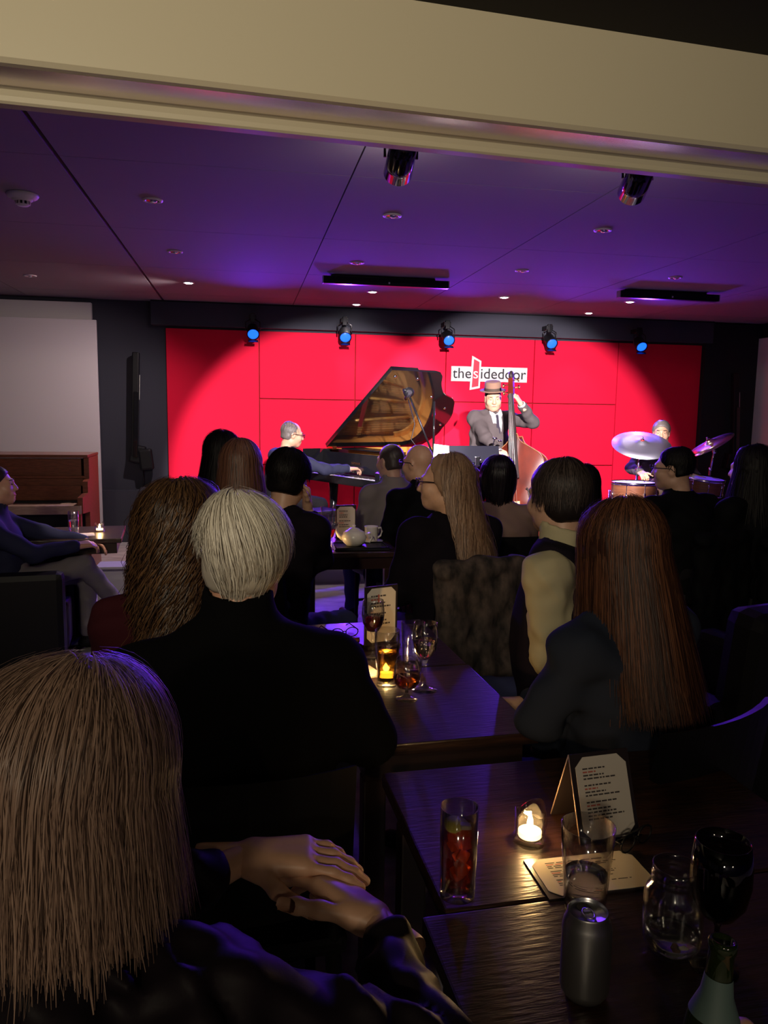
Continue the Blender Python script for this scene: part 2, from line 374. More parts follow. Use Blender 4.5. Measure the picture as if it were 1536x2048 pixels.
column_speaker(-1.22,YW-.02,1.58,.035,'tall thin black column speaker on the wall left of red panels')
column_speaker(6.28,YW-.10,1.52,-.06,'tall black column speaker in the dark corner right of the drums')
# pendant lamps over the bar, behind the photographer
for x,y,l in ((-1.0,-2.4,'warm bar pendant lamp behind the camera at left'),(.9,-2.6,'warm bar pendant lamp behind the camera')):
    t = thing('pendant_lamp', l, 'lamp', (x,y,2.30), 0, 'bar pendants')
    ob('shade', MB().lathe([(.02,.27),(.10,.25),(.16,.17),(.165,.16),(.10,.24),(.02,.26)],28), 'black_metal', t)
    ob('cord', MB().tube([(0,0,.25),(0,0,.53)],.006), 'black_plastic', t)
t = thing('added_wash_housing','unseen black spotlight body added behind the camera for the beam wash','spotlight',(-.9,-.9,2.62)); TM = Vector((1.1,3.5,.12)).to_track_quat('Z','Y').to_matrix()  # unseen housing added only to carry the beam wash lamp
ob('housing', MB().lathe([(.001,-.16),(.045,-.155),(.055,-.12),(.058,-.03),(.052,-.03),(.05,-.10)],24,M=TM), 'black_metal', t); ob('arm', MB().tube([(0,-.09,.0),(0,-.09,.21)],.010), 'black_metal', t)
# ------------------------------------------------------------------ thin glass
def thin_glass(name, tint=(1,1,1), rough=.02, edge=.75, base=.035):
    m = bpy.data.materials.new(name); m.use_nodes = True; nt = m.node_tree; nt.nodes.clear(); MATS[name] = m
    o = nt.nodes.new('ShaderNodeOutputMaterial'); mx = nt.nodes.new('ShaderNodeMixShader'); tr = nt.nodes.new('ShaderNodeBsdfTransparent')
    gl = nt.nodes.new('ShaderNodeBsdfGlossy'); lw = nt.nodes.new('ShaderNodeLayerWeight'); lw.inputs[0].default_value = .5
    pw = nt.nodes.new('ShaderNodeMath'); pw.operation = 'POWER'; pw.inputs[1].default_value = 2.6; ml = nt.nodes.new('ShaderNodeMath'); ml.operation = 'MULTIPLY_ADD'; ml.inputs[1].default_value = edge; ml.inputs[2].default_value = base
    tr.inputs[0].default_value = (*tint,1); gl.inputs['Roughness'].default_value = rough
    nt.links.new(lw.outputs['Facing'], pw.inputs[0]); nt.links.new(pw.outputs[0], ml.inputs[0]); nt.links.new(ml.outputs[0], mx.inputs[0])
    nt.links.new(tr.outputs[0], mx.inputs[1]); nt.links.new(gl.outputs[0], mx.inputs[2]); nt.links.new(mx.outputs[0], o.inputs[0])
    return m
thin_glass('clear_glass', (.97,.97,.97), .07, 1., .10); thin_glass('thick_glass', (.95,.95,.94), .03, .8, .06); thin_glass('jar_glass', (.88,.88,.87), .10, .8, .10)
thin_glass('cola', (.90,.30,.10), .02, .6, .03)
thin_glass('dark_glass', (.30,.27,.26), .03, .8, .05)

# ------------------------------------------------------------------ tables
def table(label, x0, x1, y0, y1, rz, z=.75, pedestal=False, name='bar_table'):
    cx_, cy_ = (x0+x1)/2, (y0+y1)/2; W_, D_ = x1-x0, y1-y0
    t = thing(name, label, 'table', (cx_,cy_,0), rz, 'dark wooden bar tables')
    ob('tabletop', MB().box((0,0,z-.015),(W_,D_,.03),bev=.004), 'table_wood', t)
    ob('apron', MB().box((0,0,z-.065),(W_-.06,D_-.06,.07)), 'table_edge', t)
    if pedestal:
        ob('column', MB().tube([(0,0,.03),(0,0,z-.1)],.035,14), 'black_metal', t)
        ob('base_plate', MB().lathe([(.001,.03),(.03,.034),(.20,.022),(.215,.012),(.215,0),(.001,0)],36), 'black_metal', t)
    else:
        for sx in (-1,1):
            for sy in (-1,1):
                ob('leg', MB().box((sx*(W_/2-.055),sy*(D_/2-.055),(z-.1)/2),(.055,.055,z-.1),bev=.004), 'table_edge', t)
    return t
table('dark bar table in the foreground holding cola, tealight and menus',.297,1.05,1.100,1.578,.038)
table('nearest dark bar table, with the can, jar and bottle on it',.275,1.05,.600,1.094,.038)
table('dark bar table carrying the cluster of lit beer and wine glasses',.235,.700,1.708,2.236,.052)
table('dark bar table past the lit glasses, with menu holder and phone on it',.205,.668,2.242,2.775,.052)
table('dark table in front of the piano with teapot and cup',.30,.86,4.20,4.98,0)
table('small dark pedestal table at left with a lit tealight',-1.38,-.80,4.98,5.55,.10,.72,True,'pedestal_table')

# ------------------------------------------------------------------ chairs
def make_chair():
    t = thing('dining_chair','x','chair',(0,0,0))
    ob('seat', MB().box((0,0,.43),(.42,.42,.045),bev=.015), 'chair_black', t)
    for sx in (-1,1):
        ob('leg', MB().tube([(sx*.185,.185,0),(sx*.18,.18,.42)],[.013,.018],8), 'chair_black', t)
        ob('leg', MB().tube([(sx*.19,-.215,0),(sx*.182,-.19,.42),(sx*.182,-.215,.60)],[.013,.018,.017],8), 'chair_black', t)
    ob('backrest', MB().add(*_curved_back()), 'chair_black', t)
    ob('stretcher', MB().tube([(-.18,.18,.2),(.18,.18,.2)],.010,8), 'chair_black', t)
    ob('stretcher', MB().tube([(-.186,-.20,.2),(.186,-.20,.2)],.010,8), 'chair_black', t)
    return t
def _curved_back():
    vs = []; fs = []; n = 9
    for i in range(n):
        u = -1+2*i/(n-1); x = u*.205; y = -.235-.035*(1-u*u)
        for (dy,z) in ((0,.56),(-.012,.86),(-.034,.87),(-.026,.56)): vs.append((x,y+dy-(z-.56)*.12,z))
    for i in range(n-1):
        for k in range(4): k2=(k+1)%4; fs.append((i*4+k,i*4+k2,(i+1)*4+k2,(i+1)*4+k))
    fs += [(0,1,2,3),tuple(range((n-1)*4,n*4))[::-1]]
    return vs, fs
CHAIR = make_chair(); CHAIR_USED = [False]
def place_chair(x, y, yaw, label):
    c = CHAIR if not CHAIR_USED[0] else copy_tree(CHAIR); CHAIR_USED[0] = True
    c.location = (x,y,0); c.rotation_euler = (0,0,yaw); tag(c, label, 'chair', 'black chairs of the audience'); return c

# ------------------------------------------------------------------ upright piano
t = thing('upright_piano','brown wooden upright piano below the white board at left','piano',(-2.13,7.30,0))
PW = .735
ob('back_case', MB().box((0,.36,.54),(2*PW-.06,.22,1.06)), 'piano_brown', t)
ob('lid', MB().box((0,.22,1.105),(2*PW+.01,.52,.028),bev=.008), 'piano_brown', t)
ob('upper_panel', MB().box((0,.06,.985),(2*PW-.14,.025,.19)), 'piano_brown', t)
ob('music_ledge', MB().box((0,.045,.915),(2*PW-.06,.07,.022),bev=.004), 'piano_brown', t)
ob('music_panel', MB().box((0,.055,.865),(2*PW-.10,.03,.075),bev=.006), 'piano_brown', t)
ob('fallboard', MB().box((0,.02,.770),(2*PW-.14,.03,.135)), 'piano_brown', t)
ob('key_slot', MB().box((0,-.03,.702),(2*PW-.14,.10,.012)), 'black_plastic', t)
ob('key_bed', MB().box((0,-.12,.655),(2*PW-.02,.40,.075),bev=.006), 'piano_brown_lit', t, label='key slip with light painted into its pale brown')
ob('lower_panel', MB().box((0,.14,.33),(2*PW-.14,.03,.52)), 'black_plastic', t)
for s in (-1,1):
    x = s*(PW-.02)
    ob('side_panel', MB().prism([(-.0,.0),(.47,.0),(.47,1.09),(.02,1.09),(.02,.90),(-.06,.88),(-.06,.78),(-.30,.76),(-.30,.62),(.0,.60)],x-.022,x+.022,Matrix(((0,0,1),(1,0,0),(0,1,0)))), 'piano_brown', t)
    ob('front_leg', MB().box((x-s*.03,-.26,.31),(.06,.06,.62),bev=.006), 'piano_brown', t)
    ob('toe_block', MB().box((x-s*.02,-.12,.04),(.07,.40,.08),bev=.008), 'piano_brown', t)
for k in range(3): ob('pedal', MB().box((-.09+.09*k,.06,.06),(.035,.14,.012),bev=.005), 'brass', t)
tag(ob('storage_box', MB().box((0,0,.15),(.24,.22,.30),bev=.006).box((0,0,.305),(.26,.24,.02),bev=.004), mat('box_white',(.26,.25,.26),.7), None, (-1.02,6.25,0)), 'pale box standing on the floor behind the pedestal table','box')
t = thing('waste_bucket','grey bucket by the ledge beyond the pedestal table','bucket',(-.62,6.5,0))
ob('shell', MB().lathe([(.001,0),(.12,0),(.155,.40),(.165,.41),(.150,.405),(.112,.01)],26), mat('bucket_grey',(.30,.30,.36),.5), t)
ob('liner', MB().lathe([(.168,.36),(.170,.415),(.13,.40),(.05,.37),(.001,.36)],20), 'black_plastic', t)

# ------------------------------------------------------------------ grand piano
PA = .47; PO = Vector((.93,7.64,.13)); PZ = 1.01; PWD = .70
PIANO_Y = Vector((math.cos(PA),math.sin(PA),0)); PIANO_X = Vector((math.sin(PA),-math.cos(PA),0))
t = thing('grand_piano','black grand piano with raised lid showing its golden frame','piano',PO,PA-math.pi/2); GP = t
def catmull(pts, n=6):
    out = []; P_ = [pts[0]]+pts+[pts[-1]]
    for i in range(1,len(P_)-2):
        for k in range(n):
            s = k/n; a,b,c,d = [Vector((*q,0)) for q in P_[i-1:i+3]]
            v = .5*((2*b)+(-a+c)*s+(2*a-5*b+4*c-d)*s*s+(-a+3*b-3*c+d)*s**3); out.append((v.x,v.y))
    out.append(pts[-1]); return out
curve = catmull([(.70,.86),(.66,.97),(.50,1.08),(.34,1.24),(.24,1.45),(.10,1.56),(-.08,1.66),(-.28,1.70),(-.50,1.66),(-.65,1.54),(-.70,1.36)],5)
outline = [(-.70,.0),(.70,.0)]+curve
def ring(poly, k):
    c = Vector((0,.9)); return [tuple(c+(Vector(p)-c)*k) for p in poly]
inner = [(-.655,.34),(.655,.34)]+[( (x+.0)*.935, .9+(y-.9)*.95) for x,y in curve]
n = len(outline)
rb = MB(); vs = [(x,y,.70) for x,y in outline]+[(x,y,PZ) for x,y in outline]
rb.add(vs,[(i,(i+1)%n,n+(i+1)%n,n+i) for i in range(1,n)],True)
iv = [(x,y,.74) for x,y in inner]+[(x,y,PZ) for x,y in inner]; m_ = len(inner)
ri = MB().add(iv,[(i,(i+1)%m_,m_+(i+1)%m_,m_+i) for i in range(m_)],True)
# top of rim between outline and inner
out2 = [(-.70,.34),(.70,.34)]+curve
tv = [(x,y,PZ) for x,y in out2]+[(x,y,PZ) for x,y in inner]
rb.add(tv,[(i,(i+1)%m_,m_+(i+1)%m_,m_+i) for i in range(m_)])
rb.prism(outline,.685,.70)
ob('case', rb, 'black_gloss', t); ob('inner_rim', ri, mat('rim_maple',(.55,.24,.05),.25,coat=.3), t)
ob('soundboard', MB().prism(inner,.80,.815), 'soundboard', t)
fp = ob('iron_plate', MB().prism([(x*.95,.9+(y-.9)*.95) for x,y in inner][0:2]+[(.60,.52),(-.60,.52)],.88,.90)
   .prism([(x*.985,.9+(y-.9)*.985) for x,y in curve]+[(x*.85,.9+(y-.9)*.88) for x,y in reversed(curve)],.86,.885), 'gold_plate', t)
for k in range(4):
    x0 = -.45+.3*k; ob('plate_strut', MB().tube([(x0,.5,.905),(x0*.6-.12,1.45-.08*k*k*.6,.89)],.018,6), 'gold_plate', fp)
sb = MB()
for k in range(40):
    u = k/39; x0 = -.60+1.2*u; L = 1.25*(1-u)+.28*u; sb.tube([(x0,.45,.915),(x0*.75-.10*(1-u),.45+L,.905)],.0016,3,cap=False)
so = ob('strings', sb, 'brass', t); so['kind'] = 'stuff'
ob('tuning_pin_block', MB().box((0,.40,.905),(1.24,.10,.02)), 'brass', t)
ob('felt_strip', MB().box((.0,.75,.93),(1.0,.05,.012)), 'felt_red', t)
# lid: front flap folded back on the main lid, hinged on the bass side
lid = bpy.data.objects.new('lid', None); link(lid, t, (-PWD,0,PZ+.012), (0,-.60,0))
lpoly = [(0,.30),(1.40,.30)]+[(x+.70,y) for x,y in curve]
LM = MB().prism(lpoly,0,.022); ob('lid_board', LM, 'lid_lacquer', lid)
ob('front_flap', MB().prism([(0.0,.30),(1.40,.30),(1.40,.64),(0,.64)],.024,.044), 'black_gloss', lid)
for (x,y) in ((1.30,.40),(1.28,.70),(.98,1.1),(.45,1.62),(.78,1.44)): ob('lid_button', MB().lathe([(.001,-.012),(.012,-.011),(.016,0)],12,c=(x,y,0)), 'chrome', lid)
ob('lid_prop', MB().tube([(.60,.72,.86),(.62,.70,1.52)],.012,8), 'black_gloss', t)
for y in (.36,1.25): ob('hinge', MB().box((-PWD+.01,y,PZ+.012),(.05,.10,.022)), 'brass', t)
ob('music_desk', MB().box((0,.40,PZ+.012),(.72,.26,.014)), 'black_gloss', t)
ob('fallboard', MB().box((0,.215,.885),(1.24,.02,.20),RX(-.12)), 'black_gloss', t)
ob('maker_lettering', text_mesh('YAMAHA',.036,.0005,spacing=1.15), 'brass', t, (0,.196,.875), (math.radians(90)-.12,0,0))
for s in (-1,1):
    ob('cheek', MB().prism([(-.02,.70),(.30,.70),(.30,PZ),(.22,PZ),(.10,.90),(-.02,.84)],s*.665-.035,s*.665+.035,Matrix(((0,0,1),(1,0,0),(0,1,0)))), 'black_gloss', t)
    ob('hinge_block', MB().box((s*.60,.31,PZ+.006),(.09,.05,.03)), 'brass', t)
ob('key_bed', MB().box((0,.09,.72),(1.40,.24,.05)).box((0,-.025,.735),(1.40,.02,.06)), 'black_gloss', t)
kw = 1.225/52
for k in range(52):
    ob('white_key', MB().box((-.6125+kw*(k+.5),.065,.756),(kw-.0012,.15,.020)), 'ivory', t)
for k in range(51):
    if (k+5) % 7 in (2,6): continue
    ob('black_key', MB().box((-.6125+kw*(k+1),.095,.772),(.011,.095,.014),bev=.002), 'ebony', t)
for x,y in ((-.56,.30),(.56,.30),(-.30,1.55)):
    ob('leg', MB().tube([(x,y,.06),(x,y,.25),(x,y,.69)],[.032,.036,.058],10), 'black_gloss', t)
    ob('caster', MB().lathe([(.001,0),(.035,.005),(.04,.03),(.03,.06),(.001,.062)],14,c=(x,y,0)), 'brass', t)
ob('pedal_lyre', MB().box((0,.42,.14),(.26,.08,.10),bev=.006).tube([(-.07,.42,.18),(-.05,.42,.69)],.013,8).tube([(.07,.42,.18),(.05,.42,.69)],.013,8), 'black_gloss', t)
for k in range(3): ob('pedal', MB().box((-.07+.07*k,.34,.07),(.025,.12,.012),bev=.004), 'brass', t)
t = thing('piano_bench','black padded piano bench under the pianist','bench',PO+PIANO_Y*-.42+PIANO_X*.02,PA-math.pi/2)
ob('cushion', MB().box((0,0,.455),(.75,.36,.06),bev=.02), 'leather_black', t); ob('frame', MB().box((0,0,.40),(.72,.34,.06)), 'black_gloss', t)
for sx in (-1,1):
    for sy in (-1,1): ob('leg', MB().box((sx*.32,sy*.14,.19),(.045,.045,.38)), 'black_gloss', t)

# ------------------------------------------------------------------ microphones and stands
t = thing('piano_microphone_stand','black boom stand with a microphone over the grand piano','microphone stand',(1.82,7.22,.13))
ob('tripod', MB().tube([(0,0,.10),(.26,.06,.01)],.009).tube([(0,0,.10),(-.18,.20,.01)],.009).tube([(0,0,.10),(-.10,-.24,.01)],.009), 'black_metal', t)
ob('pole', MB().tube([(0,0,.08),(0,0,.72)],.012), 'black_metal', t)
ob('boom', MB().tube([(0,0,.70),(-.02,0,.98)],.016).tube([(-.02,0,.98),(-.26,.06,1.56)],.010), 'black_metal', t)
ob('shock_mount', MB().ball((-.27,.06,1.60),(.055,.04,.05),10,7).tube([(-.33,.02,1.62),(-.22,.10,1.60)],.014), 'black_plastic', t)
ob('microphone', MB().tube([(-.27,.0,1.60),(-.28,.11,1.54)],[.022,.024],12), 'pedal_steel', t)
ob('cable', MB().tube([(-.27,.10,1.55),(-.20,.08,1.3),(-.24,.05,1.15),(-.14,.04,1.02),(-.02,.02,.8)],.005), 'black_plastic', t)
t = thing('music_stand','black music stand with white sheets in front of the bassist','music stand',(2.02,6.62,.175),0)
ob('desk', MB().box((0,0,1.00),(.46,.012,.155),RX(-.30),bev=.003), mat('stand_black',(.006,.006,.014),.6,spec=.15), t)
ob('ledge', MB().box((0,.045,.925),(.46,.08,.008)), 'stand_black', t)
ob('clamp', MB().box((.02,-.02,.94),(.05,.04,.09),bev=.008).ball((.045,-.035,.95),.014), 'chrome', t)
ob('pole', MB().tube([(.02,-.01,.02),(.02,-.01,.92)],.010), 'chrome', t)
ob('tripod', MB().tube([(.02,0,.22),(.26,.05,-.037)],.008).tube([(.02,0,.22),(-.18,.18,-.037)],.008).tube([(.02,0,.22),(-.08,-.24,-.037)],.008), 'black_metal', t)
tag(ob('sheet_music', MB().box((0,0,0),(.30,.004,.20),RX(-.30)), 'paper', None, (1.80,6.655,1.150), (0,.12,0)),'white sheet music sticking out left of the music stand','sheet music')
t = thing('bass_microphone','small silver clip microphone on a thin gooseneck before the bassist','microphone',(2.20,6.70,.13))
ob('gooseneck', MB().tube([(0,0,0),(0,0,.9),(.0,.0,1.05),(.035,.02,1.17)],.005), 'black_metal', t)
ob('capsule', MB().ball((.040,.02,1.185),(.024,.014,.013),12,8), 'chrome', t); ob('capsule', MB().ball((.088,.02,1.162),(.020,.013,.012),12,8), 'chrome', t)

# ------------------------------------------------------------------ double bass
BB = Vector((2.53,6.62,.13)); BT = Vector((2.49,7.04,1.95)); bz = (BT-BB).normalized()
bfront = Vector((-.55,-.80,0)); bfront = (bfront-bz*bfront.dot(bz)).normalized(); bx = bz.cross(bfront).normalized()   # bx: width axis
BMAT = Matrix(((bx.x,-bfront.x,bz.x),(bx.y,-bfront.y,bz.y),(bx.z,-bfront.z,bz.z)))   # local x width, y back, z along neck
t = thing('double_bass','dark red-brown double bass held upright by the man in the hat','double bass',BB); t.rotation_euler = BMAT.to_euler(); BASS = t
half = catmull([(.0,.10),(.18,.105),(.29,.18),(.335,.34),(.30,.50),(.225,.60),(.205,.68),(.225,.78),(.262,.90),(.24,1.01),(.15,1.09),(.06,1.16),(.035,1.23)],5)
full = half+[(-x,z) for x,z in reversed(half) if x > .001]
BXZ = Matrix(((1,0,0),(0,0,1),(0,1,0)))   # polygon xy -> xz, extrude -> y
nf = len(full)
def plate(y, bulge, inset):
    vs = []; fs = []; K = 6; c = Vector((0,.62))
    for k in range(K+1):
        s = 1-k/K
        for (x,z) in full: vs.append((x*s*inset, y+bulge*(1-s*s), .62+(z-.62)*(s*.999+.001)*inset))
    for k in range(K):
        for i in range(nf): j=(i+1)%nf; fs.append((k*nf+i,k*nf+j,(k+1)*nf+j,(k+1)*nf+i))
    return vs, fs
ob('belly', MB().add(*plate(-.085,-.045,1.02),True), 'bass_wood', t); ob('back_plate', MB().add(*plate(.095,.03,1.02),True), 'bass_wood', t)
ob('ribs', MB().add([(x*.985,y,.62+(z-.62)*.985) for y in (-.085,.095) for x,z in full],[(i,(i+1)%nf,nf+(i+1)%nf,nf+i) for i in range(nf)],True), mat('bass_rib',(.08,.010,.004),.4,spec=.3), t)
pb = MB()
for y in (-.088,.098): pb.tube([(x*1.02,y,.62+(z-.62)*1.02) for x,z in full+[full[0]]],.005,5,cap=False)
ob('purfling_edge', pb, mat('bass_edge',(.22,.10,.04),.4), t)
ob('neck', MB().tube([(0,-.06,1.16),(0,-.075,1.35),(0,-.075,1.62)],[.030,.024,.021],10), 'bass_wood', t)
ob('fingerboard', MB().add([(sx*wd,yy,z) for z,wd,y0 in ((.82,.045,-.165),(1.62,.022,-.100)) for yy in (y0,y0+.022) for sx in (-1,1)],[(0,1,3,2),(4,6,7,5),(0,4,5,1),(2,3,7,6),(0,2,6,4),(1,5,7,3)]), 'ebony', t)
ob('peg_box', MB().add([(sx*wd,yy,z) for z,wd,y0,d in ((1.62,.026,-.095,.045),(1.78,.022,-.060,.05)) for yy in (y0,y0+d) for sx in (-1,1)],[(0,1,3,2),(4,6,7,5),(0,4,5,1),(2,3,7,6),(0,2,6,4),(1,5,7,3)]), 'bass_wood', t)
sc_ = [(0,-.035-.030*math.cos(a)*(1-a/14),1.80+.042*math.sin(a)*(1-a/14)) for a in [i*.35 for i in range(26)]]
ob('scroll', MB().tube([(0,-.03,1.74),(0,-.025,1.78)]+[(0,p[1]+.015,p[2]) for p in sc_],[.024,.024]+[.020-.0004*i for i in range(26)],10), 'ebony', t)
for k in range(4):
    z = 1.645+.036*k; s = 1 if k%2 else -1
    pg = ob('tuning_peg', MB().tube([(0,-.06,z),(s*.075,-.055,z)],.005).tube([(s*.07,-.055,z-.018),(s*.078,-.055,z),(s*.07,-.055,z+.018)],.008), 'brass', t)
for k in range(4):
    x = (k-1.5); ob('string', MB().tube([(x*.006,-.113,1.62),(x*.024,-.248,.575),(x*.014,-.165,.40)],.0017,5,cap=False), mat('string_steel',(.40,.36,.34),.35,metal=1), t)
ob('bridge', MB().box((0,-.185,.555),(.135,.016,.03)).box((0,-.215,.575),(.11,.012,.05)).box((-.05,-.150,.54),(.03,.018,.05)).box((.05,-.150,.54),(.03,.018,.05)), mat('bridge_maple',(.62,.38,.18),.5), t)
ob('tailpiece', MB().add([(sx*wd,yy,z) for z,wd,y0 in ((.41,.048,-.165),(.14,.028,-.125)) for yy in (y0,y0+.015) for sx in (-1,1)],[(0,1,3,2),(4,6,7,5),(0,4,5,1),(2,3,7,6),(0,2,6,4),(1,5,7,3)]), 'ebony', t)
ob('endpin', MB().tube([(0,0,0),(0,0,.11)],.008), 'chrome', t)
for s in (-1,1):
    ob('f_hole', MB().tube([(s*.10,-.122,.72),(s*.115,-.124,.70),(s*.125,-.124,.62),(s*.14,-.122,.54),(s*.155,-.116,.52)],[.014,.006,.006,.006,.014],6), 'ebony', t)

# ------------------------------------------------------------------ drum kit
def drum(name, label, c, r, h, axis=(0,0,1), legs=False, lugs=8):
    t = thing(name, label, 'drum', c); M = Vector(axis).normalized().to_track_quat('Z','Y').to_matrix()
    ob('shell', MB().lathe([(r,-h/2),(r,h/2)],36,M=M), 'drum_wood', t)
    for s in (-1,1):
        ob('drumhead', MB().lathe([(.001,s*(h/2+.004)),(r*.99,s*(h/2+.004))],36,M=M), 'drum_head', t)
        ob('hoop', MB().lathe([(r*.99,s*(h/2-.012)),(r*1.03,s*(h/2-.012)),(r*1.035,s*(h/2+.010)),(r*1.0,s*(h/2+.012))],36,M=M), 'chrome', t)
    for k in range(lugs):
        q = 2*math.pi*k/lugs
        a = M @ Vector((r*1.03*math.cos(q),r*1.03*math.sin(q),h/2)); b = M @ Vector((r*1.03*math.cos(q),r*1.03*math.sin(q),-h/2))
        ob('lug', MB().tube([a,b],.0035,6).tube([a.lerp(b,.22),a.lerp(b,.36)],.010,8), 'chrome', t)
    if legs:
        for k in range(3):
            q = 2*math.pi*k/3+.5; ob('leg', MB().tube([(r*1.06*math.cos(q),r*1.06*math.sin(q),h*.3),(r*1.06*math.cos(q),r*1.06*math.sin(q),-c[2]+.16),(r*1.2*math.cos(q),r*1.2*math.sin(q),-c[2]+.135)],.007,8), 'chrome', t)
    return t
drum('floor_tom','brown wooden floor tom at the left of the drum kit',(3.50,6.48,.745),.20,.37,legs=True)
drum('snare_drum','chrome-rimmed snare drum under the tilted crash cymbal',(4.33,6.68,.88),.18,.14,(.05,-.10,1))
drum('rack_tom','small wooden tom in the middle of the kit',(3.92,6.72,.82),.15,.22,(0,.15,1))
drum('bass_drum','large wooden bass drum standing on the stage floor',(3.95,6.62,.365),.235,.36,(0,-1,.05))
for nm,c,h,l in (('snare_stand',(4.33,6.68,.13),.67,'chrome stand under the snare drum'),('tom_stand',(3.92,7.0,.13),.62,'chrome stand holding the small tom')):
    s_ = thing(nm,l,'stand',c)
    ob('pole', MB().tube([(0,0,.05),(0,0,h)],.011), 'chrome', s_)
    for k in range(3):
        q = 2*math.pi*k/3; ob('leg', MB().tube([(0,0,.22),(.2*math.cos(q),.2*math.sin(q),.01)],.007), 'chrome', s_)
    ob('cradle', MB().tube([(-.14,0,h),(0,0,h-.02),(.14,0,h)],.008) if nm=='snare_stand' else MB().tube([(0,0,h-.01),(0,-.12,h+.02)],.009), 'chrome', s_)
def cymbal(label, c, r, nrm, m, boom=(0,0)):
    t = thing('cymbal', label, 'cymbal', c); M = Vector(nrm).normalized().to_track_quat('Z','Y').to_matrix()
    ob('bow', MB().lathe([(.010,.028),(.03,.026),(.052,.010),(.075,.002),(r*.6,-.010),(r,-.024),(r,-.0255),(r*.6,-.0115),(.075,.0005),(.05,.008),(.03,.024),(.010,.026)],56,M=M), m, t)
    ob('wing_nut', MB().tube([M @ Vector((0,0,.02)),M @ Vector((0,0,.06))],.008).ball(tuple(M @ Vector((0,0,.035))),(.016,.016,.010)), 'chrome', t)
    ob('felt', MB().lathe([(.018,.028),(.018,.038),(.001,.038)],16,M=M), 'felt_red', t)
    bx_,by_ = boom; base = .13-c[2]
    d = M @ Vector((0,0,-.10))
    ob('stand', MB().tube([M @ Vector((0,0,.05)),d],.006).tube([d,(bx_,by_,-.28)],.010).tube([(bx_,by_,-.24),(bx_,by_,base+.05)],.012), 'chrome', t)
    for k in range(3):
        q = 2*math.pi*k/3+.3; ob('stand_leg', MB().tube([(bx_,by_,base+.30),(bx_+.26*math.cos(q),by_+.26*math.sin(q),base+.01)],.008), 'chrome', t)
    ob('tilter', MB().ball(tuple(d),.020).ball((bx_,by_,-.26),.018), 'chrome', t)
cymbal('large ride cymbal glowing blue, tilted towards the audience',(3.70,6.74,1.285),.275,(-.12,-.42,.88),'cymbal_ride',(.0,.06))
cymbal('bronze crash cymbal at right seen from below, tilted up',(4.43,6.78,1.29),.23,(-.50,.10,.84),'cymbal',(.06,.05))
